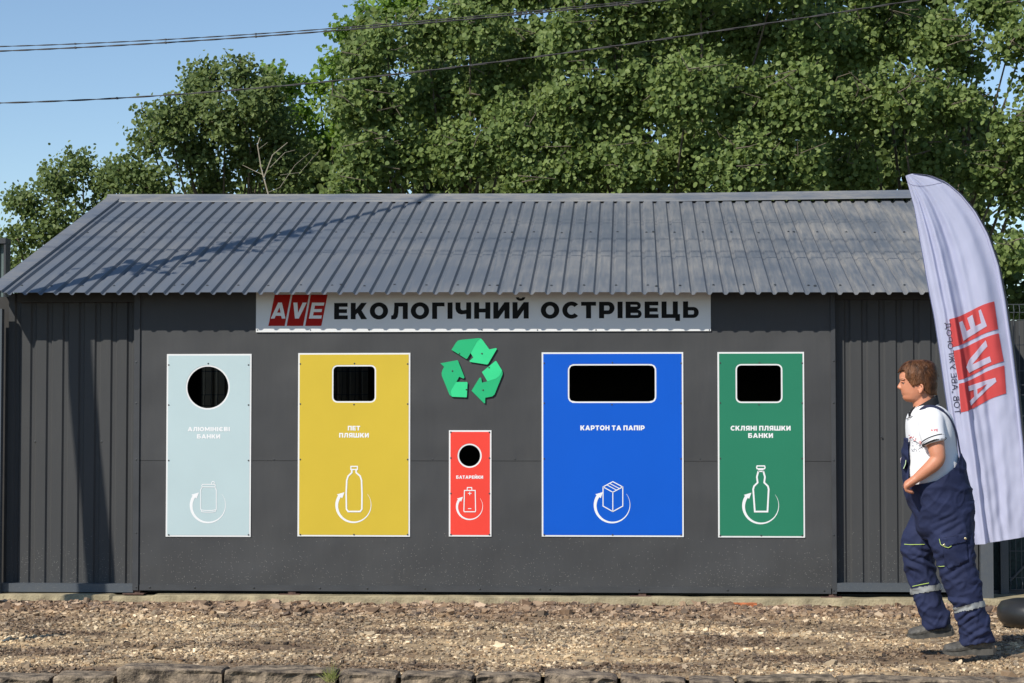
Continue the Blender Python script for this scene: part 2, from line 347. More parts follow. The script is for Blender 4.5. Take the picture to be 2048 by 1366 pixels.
# ------------------------------------------------------------------ lettering drawn as flat cut vinyl
S, B = .31, .235
def rc(x0, y0, x1, y1): return [(x0, y0), (x1, y0), (x1, y1), (x0, y1)]
def arc(cx, cy, rx, ry, a0, a1, n=14): return [(cx + rx * math.cos(R(a0 + (a1 - a0) * k / n)), cy + ry * math.sin(R(a0 + (a1 - a0) * k / n))) for k in range(n + 1)]
def strip(o_, i_): return [[o_[k], o_[k + 1], i_[k + 1], i_[k]] for k in range(len(o_) - 1)]
def ringp(cx, cy, rx, ry, ix, iy, a0=0, a1=360, n=36): return strip(arc(cx, cy, rx, ry, a0, a1, n), arc(cx, cy, ix, iy, a0, a1, n))
def bowl(x0, y0, y1, w_, t=B):
    """D-shaped bowl attached at x0, between y0 and y1, reaching x = w_"""
    r = (y1 - y0) / 2; cx = w_ - r * 1.0; c = (y0 + y1) / 2
    o_ = [(x0, y1), ((x0 + cx) / 2, y1)] + arc(cx, c, w_ - cx, r, 90, -90, 16) + [((x0 + cx) / 2, y0), (x0, y0)]
    th = w_ - cx - S
    i_ = [(x0, y1 - t), ((x0 + cx) / 2, y1 - t)] + arc(cx, c, max(.04, th), r - t, 90, -90, 16) + [((x0 + cx) / 2, y0 + t), (x0, y0 + t)]
    return strip(o_, i_)
st = rc(0, 0, S, 1)
G = {
 'Е': (.85, [st, rc(S, 0, .85, B), rc(S, .5 - B / 2, .80, .5 + B / 2), rc(S, 1 - B, .84, 1)]),
 'К': (1.0, [st, [(S, .27), (.42, .38), (.65, 0), (1.02, 0), (.67, .54), (1.0, 1), (.65, 1), (S, .60)]]),
 'О': (1.14, ringp(.57, .5, .57, .52, .255, .275)),
 'Л': (1.04, [rc(1.04 - S, 0, 1.04, 1), rc(.20, 1 - B, 1.04 - S, 1), [(.20, 1 - B), (.47, 1 - B), (.455, .38), (.40, .12), (.28, -.01), (.0, -.02), (.01, .22), (.12, .24), (.17, .38)]]),
 'Г': (.77, [st, rc(S, 1 - B, .77, 1)]),
 'І': (S, [st]),
 'Ч': (.97, [rc(.97 - S, 0, .97, 1), [(0, 1), (0, .62), (.05, .44), (.18, .32), (.36, .27), (.97 - S, .30), (.97 - S, .55), (.45, .52), (.35, .56), (S, .67), (S, 1)]]),
 'Н': (1.0, [st, rc(1 - S, 0, 1, 1), rc(S, .5 - B / 2, 1 - S, .5 + B / 2)]),
 'И': (1.0, [st, rc(1 - S, 0, 1, 1), [(S, .0), (1 - S, .52), (1 - S, 1), (S, .48)]]),
 'С': (.97, ringp(.56, .5, .56, .52, .25, .275, 42, 318)),
 'Т': (.92, [rc(0, 1 - B, .92, 1), rc(.46 - S / 2, 0, .46 + S / 2, 1 - B)]),
 'Р': (.95, [st] + bowl(S, .24, 1, .95)),
 'В': (.98, [st] + bowl(S, .505, 1, .93, .19) + bowl(S, 0, .505, .98, .19)),
 'Ц': (1.13, [st, rc(1 - S, 0, 1, 1), rc(S, 0, 1 - S, B), rc(1.0, -.18, 1.13, B), rc(.84, -.18, 1.0, 0)]),
 'Ь': (.96, [st] + bowl(S, 0, .66, .96, .21)),
 'П': (1.0, [st, rc(1 - S, 0, 1, 1), rc(S, 1 - B, 1 - S, 1)]),
 'Б': (.95, [st, rc(S, 1 - B, .86, 1)] + bowl(S, 0, .64, .95, .20)),
 'А': (1.16, [[(0, 0), (.32, 0), (.58, .66), (.58, 1), (.42, 1)], [(.58, 1), (.58, .66), (.84, 0), (1.16, 0), (.74, 1)], [(.389, .175), (.771, .175), (.68, .405), (.48, .405)]]),
 'М': (1.22, [rc(0, 0, .28, 1), rc(.94, 0, 1.22, 1), [(.28, .50), (.61, .04), (.61, .46), (.28, 1)], [(.61, .04), (.94, .50), (.94, 1), (.61, .46)]]),
 'Ю': (1.52, [st, rc(S, .39, .405, .61)] + ringp(.97, .5, .55, .52, .25, .275)),
 'Ш': (1.5, [st, rc(.6, 0, .9, 1), rc(1.19, 0, 1.5, 1), rc(S, 0, .6, B), rc(.9, 0, 1.19, B)]),
 'Є': (1.05, ringp(.56, .5, .56, .52, .25, .275, 42, 318) + [rc(.315, .39, .80, .61)]),
 'V': (1.12, [[(.40, 0), (.56, 0), (.56, .36), (.34, 1), (0, 1)], [(.56, 0), (.72, 0), (1.12, 1), (.78, 1), (.56, .36)]]),
 'A': (1.12, [[(0, 0), (.28, 0), (.56, .70), (.56, 1), (.42, 1)], [(.56, 1), (.56, .70), (.84, 0), (1.12, 0), (.70, 1)], [(.35, .175), (.77, .175), (.692, .37), (.428, .37)]]),
 'E': (.85, [rc(0, 0, .24, 1), rc(.24, 0, .85, .19), rc(.24, .41, .78, .59), rc(.24, .81, .85, 1)]),
 'T': (.9, [rc(0, .8, .9, 1), rc(.34, 0, .56, .8)]), '„': (.4, [rc(0, -.15, .1, .12), rc(.2, -.15, .3, .12)]), '"': (.4, [rc(0, .75, .1, 1), rc(.2, .75, .3, 1)]),
}
G['Й'] = (1.0, G['И'][1] + strip(arc(.5, 1.30, .29, .22, 180, 360, 12), arc(.5, 1.30, .11, .07, 180, 360, 12)))
G['Я'] = (.97, [[(.97 - x, y) for x, y in p] for p in [st] + bowl(S, .26, 1, .95)] + [[(0, 0), (.35, 0), (.56, .26), (.22, .33)]])
TH = {'У': [[(0, 1), (.13, 1), (.46, .42), (.77, 1), (.9, 1), (.45, .12), (.3, 0), (.1, 0), (.1, .11), (.26, .12), (.37, .3)]],
      'Ж': [rc(.55, 0, .67, 1), [(0, 0), (.15, 0), (.52, .5), (.52, .58), (.15, 1), (0, 1), (.37, .53)], [(1.22, 0), (1.07, 0), (.70, .5), (.70, .58), (1.07, 1), (1.22, 1), (.85, .53)]],
      'Г': [rc(0, 0, .12, 1), rc(.12, .88, .65, 1)], 'О': ringp(.5, .5, .5, .51, .38, .39), 'Р': [rc(0, 0, .12, 1)] + strip([(.12, 1), (.45, 1)] + arc(.45, .68, .32, .32, 90, -90, 10) + [(.12, .36)], [(.12, .88), (.45, .88)] + arc(.45, .68, .2, .2, 90, -90, 10) + [(.12, .48)]),
      'Д': [rc(.0, -.2, .1, .11), rc(.1, 0, .9, .11), rc(.9, -.2, 1.0, .11), [(.15, .11), (.27, .11), (.38, 1), (.27, 1)], rc(.38, .88, .7, 1), rc(.7, .11, .82, 1)],
      'Т': [rc(0, .88, .85, 1), rc(.37, 0, .49, .88)], 'В': [rc(0, 0, .12, 1)] + strip([(.12, 1)] + arc(.4, .76, .27, .24, 90, -90, 10) + [(.12, .52)], [(.12, .89)] + arc(.4, .76, .16, .13, 90, -90, 10) + [(.12, .63)]) + strip([(.12, .52)] + arc(.42, .26, .32, .26, 90, -90, 10) + [(.12, 0)], [(.12, .41)] + arc(.42, .26, .2, .15, 90, -90, 10) + [(.12, .11)]),
      'А': [[(0, 0), (.13, 0), (.48, .82), (.48, 1), (.42, 1)], [(.48, 1), (.48, .82), (.83, 0), (.96, 0), (.54, 1)], [(.24, .26), (.72, .26), (.68, .37), (.28, .37)]],
      'Е': [rc(0, 0, .12, 1), rc(.12, 0, .7, .11), rc(.12, .45, .64, .56), rc(.12, .89, .7, 1)], '„': [rc(0, -.15, .08, .1), rc(.16, -.15, .24, .1)], '“': [rc(0, .8, .08, 1), rc(.16, .8, .24, 1)]}
THW = {'У': .9, 'Ж': 1.22, 'Г': .65, 'О': 1.0, 'Р': .77, 'Д': 1.0, 'Т': .85, 'В': .74, 'А': .96, 'Е': .7, '„': .24, '“': .24}
def layout(txt, gap=.16, space=.38, thin=False):
    x = 0; out = []
    for ch in txt:
        if ch == ' ': x += space; continue
        wd, ps = (THW[ch], TH[ch]) if thin else G[ch]
        out += [[(x + a, b) for a, b in p] for p in ps]; x += wd + gap
    return out, x - gap
def put_text(bm, txt, cx_px, y_px, w_px, cap_px, yf, gap=.16):
    """centre line of capitals at (cx_px, y_px) on the wall, total width w_px"""
    ps, W_ = layout(txt, gap); c = atY(cx_px, y_px); kx = w_px / PXM / W_; ky = cap_px / PXM
    for p in ps: addpoly(bm, [(c.x + (a - W_ / 2) * kx, yf, c.z + (b - .5) * ky) for a, b in p])
def face_front(bm):
    for f in bm.faces:
        f.normal_update()
        if f.normal.y > 0: f.normal_flip()
def flat(name, bm, m, parent):
    me = bpy.data.meshes.new(name); face_front(bm); bm.to_mesh(me); bm.free(); return link(name, me, m, parent)
def ribbon(bm, pts, wd, yf, closed=False):
    """flat line of width wd through (x, z) points, mitred"""
    n = len(pts); Lr = []; P = [Vector((p[0], p[1])) for p in pts]
    for i in range(n):
        a = P[i - 1] if (i > 0 or closed) else None; b = P[(i + 1) % n] if (i < n - 1 or closed) else None
        d1 = (P[i] - a).normalized() if a is not None else None; d2 = (b - P[i]).normalized() if b is not None else None
        if d1 is None: d1 = d2
        if d2 is None: d2 = d1
        n1 = Vector((-d1.y, d1.x)); n2 = Vector((-d2.y, d2.x)); mm = (n1 + n2)
        mm = mm.normalized() if mm.length > 1e-6 else n1
        k = 1 / max(.5, mm.dot(n1)); ww = wd[i] if hasattr(wd, '__len__') else wd
        Lr.append((P[i] + mm * ww / 2 * k, P[i] - mm * ww / 2 * k))
    V = [(bm.verts.new((a.x, yf, a.y)), bm.verts.new((b.x, yf, b.y))) for a, b in Lr]
    for i in range(n if closed else n - 1):
        q = (i + 1) % n; bm.faces.new((V[i][0], V[i][1], V[q][1], V[q][0]))

# ------------------------------------------------------------------ the five deposit signs
def T(px, py): v = atY(px, py); return (v.x, v.z)
def screws_on(parent, pts, yf):
    for px, py in pts:
        v = atY(px, py); screw(parent, Vector((v.x, yf, v.z)), FRONT, .0052)
def arrow(bm, cx, cy, r, yf, k=1):
    """open circle that starts as a hairline at the upper right, runs under the icon and swells to an arrow head at the upper left"""
    A = np.linspace(38, -218 + 4, 60); pts = []; wd = []
    for i, a in enumerate(A):
        t = i / 59; wdt = (.4 + 6.2 * t ** 1.15) * k; rr = r - wdt / 2
        pts.append(T(cx + rr * math.cos(R(a)), cy - rr * math.sin(R(a)))); wd.append(wdt / PXM)
    ribbon(bm, pts, wd, yf)
    a = R(-218 + 3); rm = r - 3.3 * k; c, s = math.cos(a), math.sin(a); tx, ty = (s, c)   # tangent, heading clockwise
    tip = (cx + rm * c, cy - rm * s)
    def P(al, ac): return T(tip[0] + (s * al + c * ac) * k, tip[1] + (c * al - s * ac) * k)
    d = 1 if (s * 1) > 0 else 1
    addpoly(bm, [(*P(11, -3.5),)[:1] + (yf - .0004,) + (*P(11, -3.5),)[1:], (P(-1.5, 6.5)[0], yf - .0004, P(-1.5, 6.5)[1]), (P(-1.5, -6.8)[0], yf - .0004, P(-1.5, -6.8)[1])])
YB, YI, YL = -.007, -.0084, -.0096
labels = {
 'pale': 'pale blue sign with round opening for aluminium cans, farthest from the flag', 'yellow': 'yellow sign with square opening and a plastic bottle icon',
 'red': 'small red sign with little round opening for batteries', 'blue': 'wide blue sign with long opening and a box icon',
 'green': 'green sign with square opening and a glass bottle icon'}
SG = {}
for s in signs:
    nm = s[0]; x0, x1, z0, z1 = rect_geo(s); hx, hz, hw, hh, rcn = hole_geo(s)
    t = thing('deposit_sign', labels[nm], 'sign', 'waste sorting signs on the shed front'); SG[nm] = t
    e = 3.0 / PXM; bd = 3.2 / PXM
    bm = bmesh.new(); plate(bm, x0, x1, z0, z1, YB, (hx, hz, hw, hh, rcn), th=.0045); obj('backing_board', bm, M_white, t)
    bm = bmesh.new(); plate(bm, x0 + bd, x1 - bd, z0 + bd, z1 - bd, YI, (hx, hz, hw + e, hh + e, rcn + e), th=.0010); obj('coloured_sheet', bm, s[6], t)
    xa, xb, ya, yb_ = s[1] + 5, s[2] - 5, s[3], s[4]
    if nm == 'red': pts = [(xa - 1, ya + 4), (xb + 1, ya + 4), (xa - 1, 916), (xb + 1, 916), (xa - 1, 987), (xb + 1, 987), (xa - 1, yb_ - 4), (xb + 1, yb_ - 4)]
    else:
        mid = (s[1] + s[2]) / 2; pts = [(xa, ya + 22), (xb, ya + 22), (xa, ya + 102), (xb, ya + 102), (xa, ya + 213), (xb, ya + 213), (xa, yb_ - 4), (xb, yb_ - 4)]
        if nm != 'pale': pts += [(mid, yb_ - 4), (s[5][0], s[5][1] + s[5][3] + 6.5)]
        pts += [(s[5][0] + 1, s[5][1] - s[5][3] - 5.5)]
    screws_on(t, pts, YI)
def texts(nm, items):
    bm = bmesh.new()
    for it in items: put_text(bm, *it, YL)
    flat('lettering', bm, M_letter, SG[nm])
texts('pale', [('АЛЮМІНІЄВІ', 418, 858.2, 86, 8.6), ('БАНКИ', 417.7, 872.8, 47.5, 8.6)])
texts('yellow', [('ПЕТ', 708.3, 856.3, 25, 9.2), ('ПЛЯШКИ', 708.3, 870.5, 60, 9.2)])
texts('red', [('БАТАРЕЙКИ', 939.5, 954.2, 54, 6.4)])
texts('blue', [('КАРТОН ТА ПАПІР', 1225, 855.7, 128, 9.6)])
texts('green', [('СКЛЯНІ ПЛЯШКИ', 1521, 856.3, 118.5, 9.4), ('БАНКИ', 1521, 871, 49, 9.4)])
def icon(nm, lines, cx, cy, r, k=1):
    bm = bmesh.new(); arrow(bm, cx, cy, r, YL, k); 
    for pts, wd, cl in lines: ribbon(bm, [T(*p) for p in pts], wd / PXM, YL - .0006 * (1 + len(bm.verts) % 3 * .2), cl)
    flat('icon', bm, M_letter, SG[nm])
def sc(o, k, pts): return [(o[0] + x / k, o[1] + y / k) for x, y in pts]
z4 = (370, 920)
icon('pale', [(sc(z4, 9.76, [(345, 475), (590, 475), (598, 500), (590, 525), (345, 525), (333, 500)]), 1.6, True),
              (sc(z4, 9.76, [(345, 527), (312, 580), (312, 960), (328, 975), (400, 985), (530, 985), (603, 972), (617, 960), (617, 590), (590, 527)]), 1.6, False),
              (sc(z4, 9.76, [(328, 975), (330, 1008), (400, 1018), (530, 1018), (598, 1005), (603, 972)]), 1.4, False),
              (sc(z4, 9.76, [(520, 470), (530, 430), (550, 415), (575, 425), (578, 445), (565, 470)]), 1.4, False)], 416, 1010.5, 36)
yk = 3.252; yo = (300, 680)
icon('yellow', [(sc(yo, yk, [(1308, 822), (1350, 822), (1350, 842), (1308, 842)]), 2.3, True),
                (sc(yo, yk, [(1314, 844), (1314, 862), (1290, 885), (1281, 912), (1277, 1000), (1279, 1100), (1290, 1115), (1368, 1115), (1379, 1100), (1380, 1000), (1377, 912), (1368, 885), (1342, 862), (1342, 844)]), 3.1, False)], 707, 1010, 36)
bk = 2.56; bo = (860, 680)
icon('red', [(sc(bo, bk, [(177, 770), (232, 770), (234, 875), (231, 879), (177, 879), (174, 875)]), 1.9, True), (sc(bo, bk, [(191, 768), (192, 755), (214, 755), (215, 768)]), 1.8, False),
             (sc(bo, bk, [(195, 785), (213, 785)]), 1.4, False), (sc(bo, bk, [(204, 776), (204, 794)]), 1.4, False), (sc(bo, bk, [(195, 863), (212, 863)]), 1.4, False)], 939, 1013, 27, .78)
icon('blue', [(sc(bo, bk, [(886, 752), (936, 725), (987, 752), (987, 850), (936, 878), (886, 850)]), 1.9, True), (sc(bo, bk, [(886, 752), (936, 779), (987, 752)]), 1.8, False),
              (sc(bo, bk, [(936, 779), (936, 878)]), 1.8, False), (sc(bo, bk, [(904, 741), (955, 768)]), 1.5, False), (sc(bo, bk, [(918, 733), (969, 760)]), 1.5, False)], 1224, 1010, 36.5)
gk = 9.755; go_ = (1470, 920)
icon('green', [(sc(go_, gk, [(430, 115), (575, 115), (585, 145), (575, 170), (430, 170), (420, 145)]), 2.4, True), (sc(go_, gk, [(448, 190), (555, 190)]), 1.6, False),
               (sc(go_, gk, [(455, 215), (425, 330), (440, 440), (370, 510), (353, 570), (385, 1005), (632, 1005), (655, 570), (640, 510), (568, 440), (582, 330), (550, 215)]), 3.3, False), (sc(go_, gk, [(452, 222), (552, 222)]), 2.2, False)], 1521, 1011.5, 36.8)

# ------------------------------------------------------------------ banner over the openings
ban = thing('name_banner', 'long white banner with large black capitals hung under the roof edge', 'banner')
bx0, bx1 = WX(512.6, 640), WX(1421.5, 640); bz0, bz1 = WZ(663.2, 900, -.03), WZ(577, 900, -.03)
bm = bmesh.new(); box(bm, bx0, bx1, -.0125, -.003, bz0, bz1); o = obj('board', bm, M_white, ban)
YBN = -.0137
def TB(px, py, y=YBN): v = atY(px, py, y); return v
bm = bmesh.new()
ps, W_ = layout('ЕКОЛОГІЧНИЙ ОСТРІВЕЦЬ', .185, .56)
a_, b3 = TB(668.3, 622.3), TB(1397.5, 619.2); kx = (b3.x - a_.x) / W_; ky = 33 / PXM
for p in ps: addpoly(bm, [(a_.x + u * kx, YBN, a_.z + (b3.z - a_.z) * u / W_ + (v - .5) * ky) for u, v in p])
flat('lettering', bm, M_black, ban)
bm = bmesh.new(); k4 = 4.4522; o4 = (510, 580)
for q in ([(175, 42), (318, 42), (264, 320), (119, 320)], [(333, 42), (482, 42), (428, 320), (282, 320)], [(497, 42), (646, 42), (591, 320), (447, 320)]):
    addpoly(bm, [TB(o4[0] + x / k4, o4[1] + y / k4) for x, y in q])
flat('logo_tiles', bm, M_red, ban)
bm = bmesh.new()
for ch, xa, xb in (('A', 140, 272), ('V', 335, 455), ('E', 480, 590)):
    wd, pp = G[ch]
    for p in pp:
        q = []
        for u, v in p:
            x = xa + (xb - xa) * u / wd + (v * 140 * .2 if ch != 'A' else v * 140 * .12) - (0 if ch != 'V' else 22); y = 254 - v * 142
            q.append(TB(o4[0] + x / k4, o4[1] + y / k4, YBN - .0012))
        addpoly(bm, q)
flat('logo_letters', bm, M_letter, ban)
for px in (515, 621, 738, 964, 1075, 1192, 1296, 1419): screw(ban, TB(px, 660, -.0125), FRONT, .0045)

# ------------------------------------------------------------------ recycling emblem: three bent arrows
emb = thing('recycling_emblem', 'green emblem of three bent arrows above the small red sign', 'emblem')
k9 = 9.107; o9 = (870, 670)
E_ = [
 ('top', [(300, 270), (385, 135), (415, 105), (460, 90), (800, 57), (840, 68), (873, 100), (990, 262), (1112, 237), (1128, 252), (965, 530), (945, 538), (640, 490), (628, 472), (698, 410), (648, 328), (590, 425), (570, 437)], M_gl,
  [(300, 270), (385, 135), (415, 105), (460, 90), (800, 57), (825, 66), (790, 90), (760, 125), (648, 325), (590, 425), (570, 437)], (445, 340), (855, 338)),
 ('right', [(855, 675), (1100, 472), (1118, 478), (1222, 645), (1232, 690), (1230, 720), (1085, 1080), (1045, 1118), (915, 1142), (913, 1240), (895, 1245), (665, 1015), (810, 780), (838, 773), (858, 868), (955, 845)], M_gd,
  [(855, 675), (1100, 472), (1118, 478), (1222, 645), (1205, 690), (1170, 750), (1110, 795), (955, 845)], (985, 593), (875, 1003)),
 ('left', [(98, 515), (408, 458), (420, 470), (538, 770), (520, 795), (440, 760), (388, 855), (580, 855), (595, 870), (580, 1130), (570, 1137), (310, 1125), (265, 1090), (125, 745), (120, 690), (135, 640), (165, 580)], M_gd,
  [(388, 857), (580, 857), (593, 872), (578, 1128), (570, 1135), (315, 1124), (300, 1100), (290, 1040), (300, 1000), (330, 950)], (570, 995), (317, 655))]
for nm, base, mb, over, s1, s2 in E_:
    q = [atY(o9[0] + x / k9, o9[1] + y / k9, -.012) for x, y in base]
    bm = bmesh.new(); f = [Vector((p.x, -.014, p.z)) for p in q]; b_ = [Vector((p.x, -.008, p.z)) for p in q]
    loft(bm, [f, b_]); a = obj('arrow_plate', bm, mb, emb)
    bm = bmesh.new(); addpoly(bm, [atY(o9[0] + x / k9, o9[1] + y / k9, -.0152) for x, y in over]); flat('fold_face', bm, M_gd if nm == 'top' else M_gl, a)
    for x, y in (s1, s2): screw(a, atY(o9[0] + x / k9, o9[1] + y / k9, -.0152), FRONT, .005)

# ------------------------------------------------------------------ ground
def stone_colour(name, cols, rough=.9, bump=.6):
    """loose stone: a colour per stone, shifted by broad patches of pale lime dust, brown earth and grey"""
    m = bpy.data.materials.new(name); m.use_nodes = True; n, l, b = nodes(m); b.inputs['Roughness'].default_value = rough; b.inputs['Specular IOR Level'].default_value = .25
    geo = n.new('ShaderNodeNewGeometry'); r = n.new('ShaderNodeValToRGB'); l.new(geo.outputs['Random Per Island'], r.inputs[0])
    el = r.color_ramp.elements
    while len(el) < len(cols): el.new(.5)
    for i, c in enumerate(cols): el[i].position = i / (len(cols) - 1) * .98; el[i].color = (*c, 1)
    return m, r
def patchy(m, src, amount=1.0):
    n, l, b = nodes(m); tc = n.new('ShaderNodeTexCoord'); mp = n.new('ShaderNodeMapping'); mp.inputs['Scale'].default_value = (.55, 1.15, 1); l.new(tc.outputs['Object'], mp.inputs[0])
    t = n.new('ShaderNodeTexNoise'); t.inputs['Scale'].default_value = 1.5; t.inputs['Detail'].default_value = 4; l.new(mp.outputs[0], t.inputs[0])
    rr = n.new('ShaderNodeValToRGB'); l.new(t.outputs[0], rr.inputs[0]); e = rr.color_ramp.elements; e[0].position = .36; e[0].color = (.50, .42, .37, 1); e[1].position = .64; e[1].color = (1.5, 1.36, 1.12, 1)
    mid = e.new(.5); mid.color = (1.0, .9, .76, 1)
    # the strip of dug-over earth along the slab is pinkish brown
    sx = n.new('ShaderNodeSeparateXYZ'); l.new(tc.outputs['Object'], sx.inputs[0]); mr = n.new('ShaderNodeMapRange'); mr.inputs['From Min'].default_value = -1.9; mr.inputs['From Max'].default_value = -1.1; l.new(sx.outputs[1], mr.inputs[0])
    mx0 = n.new('ShaderNodeMix'); mx0.data_type = 'RGBA'; l.new(mr.outputs[0], mx0.inputs['Factor']); l.new(rr.outputs[0], mx0.inputs['A']); mx0.inputs['B'].default_value = (.80, .66, .57, 1)
    mx = n.new('ShaderNodeMix'); mx.data_type = 'RGBA'; mx.blend_type = 'MULTIPLY'; mx.inputs['Factor'].default_value = amount; l.new(src, mx.inputs['A']); l.new(mx0.outputs['Result'], mx.inputs['B'])
    l.new(mx.outputs['Result'], b.inputs['Base Color'])
M_stone, sr = stone_colour('gravel_stone', [(.35, .28, .20), (.50, .425, .32), (.13, .10, .08), (.40, .315, .22), (.20, .15, .11), (.72, .64, .51), (.28, .205, .14), (.08, .072, .068), (.38, .33, .26), (.17, .145, .13)])
patchy(M_stone, sr.outputs[0])
M_earth = mat('earth', (.33, .26, .175), .95, var=.4, scale=14, bump=1, bscale=70)
n_, l_, b_ = nodes(M_earth); patchy(M_earth, b_.inputs['Base Color'].links[0].from_socket)
def gh(x, y):
    h = .018 * noise.noise(Vector((x * 1.1, y * 1.6, 0))) + .010 * noise.noise(Vector((x * 5, y * 6, 3)))
    if y > -1.6: h += .014 * min(1, (y + 1.6) / .6) * (1 + 1.2 * noise.noise(Vector((x * 2.5, y * 3, 9))))
    if y > -.75: h -= .050 * min(1, (y + .75) / .45)
    return h
GY0, GY1 = -4.75, 3.0
bm = bmesh.new(); NX, NY = 360, 170; xs = np.linspace(-6.5, 6.0, NX); ys = np.concatenate([np.linspace(GY0, -.1, NY)])
grid = [[bm.verts.new((x, y, gh(x, y) - .012)) for x in xs] for y in ys]
for j in range(len(ys) - 1):
    for i in range(NX - 1): bm.faces.new((grid[j][i], grid[j][i + 1], grid[j + 1][i + 1], grid[j + 1][i]))
o = obj('yard_ground', bm, M_earth); tag(o, kind='structure')
bm = bmesh.new(); addpoly(bm, [(-400, GY0 - .02, -.10), (400, GY0 - .02, -.10), (400, 900, -.10), (-400, 900, -.10)])
o = obj('ground', bm, mat('far_ground', (.10, .11, .05), .95, var=.4, scale=1)); tag(o, kind='structure')
bm = bmesh.new(); addpoly(bm, [(-400, -300, -.34), (400, -300, -.34), (400, GY0 + .1, -.34), (-400, GY0 + .1, -.34)])
o = obj('road', bm, mat('asphalt', (.055, .055, .056), .9, var=.3, scale=40, bump=.5, bscale=200)); tag(o, kind='structure')
# concrete slab under the shed with a broken front edge
bm = bmesh.new(); N = 420; xs = np.linspace(-6.2, 3.4, N); top, edge, low, back = [], [], [], []
for x in xs:
    q = noise.noise(Vector((x * 2.2, 5, 0))); q2 = noise.noise(Vector((x * 11, 1, 0)))
    chip = max(0, noise.noise(Vector((x * 3.1, 8, 2))) - .22) * .10
    ye = -.135 + .004 * q2 - chip * -.3 + .006 * q; zt = .016 + .002 * q - chip * .10
    if abs(x - WX(272, 1190)) < .16: zt -= .012; ye += .02
    top.append((x, ye + .012, zt)); edge.append((x, ye, zt - .006)); low.append((x, ye - .004 + .014 * q2, -.045 + .008 * q)); back.append((x, 4.2, .016))
rows = [[bm.verts.new(p) for p in r] for r in (low, edge, top, back)]
for a, b in zip(rows, rows[1:]):
    for i in range(N - 1): bm.faces.new((a[i], a[i + 1], b[i + 1], b[i]))
o = obj('concrete_slab', bm, M_conc); tag(o, kind='structure')
# loose stones, built in one go with numpy
def ico():
    b = bmesh.new(); bmesh.ops.create_cube(b, size=1.25); bmesh.ops.bevel(b, geom=[e for e in b.edges if e.index % 3 == 0], offset=.35, segments=1, affect='EDGES'); bmesh.ops.triangulate(b, faces=b.faces[:]); b.verts.index_update(); v = np.array([x.co[:] for x in b.verts]); f = np.array([[x.index for x in t.verts] for t in b.faces]); b.free(); return v, f
IV, IF = ico()
def scatter_stones(name, P, size, m, flat_=(.45, .8)):
    n = len(P); k = len(IV); V = np.repeat(IV[None], n, 0) * (1 + rng.normal(0, .26, (n, k, 1)))
    V *= np.stack([size * rng.uniform(.8, 1.5, n), size * rng.uniform(.7, 1.1, n), size * rng.uniform(*flat_, n)], 1)[:, None, :]
    a = rng.uniform(0, 6.283, n); tx = rng.normal(0, .35, n); ty = rng.normal(0, .35, n)
    ca, sa = np.cos(a), np.sin(a); Rz = np.zeros((n, 3, 3)); Rz[:, 0, 0] = ca; Rz[:, 0, 1] = -sa; Rz[:, 1, 0] = sa; Rz[:, 1, 1] = ca; Rz[:, 2, 2] = 1
    Rx = np.zeros((n, 3, 3)); Rx[:, 0, 0] = 1; Rx[:, 1, 1] = np.cos(tx); Rx[:, 1, 2] = -np.sin(tx); Rx[:, 2, 1] = np.sin(tx); Rx[:, 2, 2] = np.cos(tx)
    V = np.einsum('nij,nkj->nki', Rx @ Rz, V) + np.asarray(P)[:, None, :]
    Fc = (IF[None] + (np.arange(n) * k)[:, None, None]).reshape(-1, 3)
    me = bpy.data.meshes.new(name); me.vertices.add(n * k); me.vertices.foreach_set('co', V.reshape(-1).astype(np.float32))
    me.loops.add(len(Fc) * 3); me.loops.foreach_set('vertex_index', Fc.reshape(-1).astype(np.int32)); me.polygons.add(len(Fc))
    me.polygons.foreach_set('loop_start', np.arange(0, len(Fc) * 3, 3, dtype=np.int32)); me.update(); me.validate(); me.shade_flat()
    o = link(name, me, m); return o
P, Z = [], []
def inside(x, y): return abs(x + .25) < 4.9 or True
while len(P) < 105000:
    y = GY0 + .04 + (4.5) * random.random() ** .9; x = random.uniform(-4.9, 3.4)
    if not (-5 < x < 3.6): continue
    near = y > -1.5
    s = min(.024, .0078 * math.exp(random.gauss(0, .42))) * (1.3 if near else 1.0)
    if near and random.random() < .07: s *= 1.8
    if random.random() < .01: s *= 1.9
    dens = noise.noise(Vector((x * 1.3, y * 2.2, 4)))
    if dens < -.06 and random.random() < .80: continue
    if y > -.17 - s: continue
    P.append((x, y, gh(x, y) - .012 + s * .25)); Z.append(s)
o = scatter_stones('gravel', P, np.array(Z), M_stone); tag(o, 'loose crushed stone and gravel strewn over the yard in front of the shed', 'gravel', kind='stuff')
# orange brick fragment by the slab
bm = bmesh.new(); c = atZ(1490, 1212, .0); box(bm, c.x - .085, c.x + .085, c.y - .03, c.y + .03, -.03, .022)
bmesh.ops.subdivide_edges(bm, edges=bm.edges[:], cuts=4, use_grid_fill=True)
for v in bm.verts: v.co += Vector((noise.noise(v.co * 40), noise.noise(v.co * 37 + Vector((3, 0, 0))), noise.noise(v.co * 45))) * .009
o = obj('broken_brick', bm, mat('brick_clay', (.50, .16, .06), .9, var=.3, scale=40, bump=.6)); tag(o, 'orange clay brick fragment lying against the concrete slab edge', 'brick')
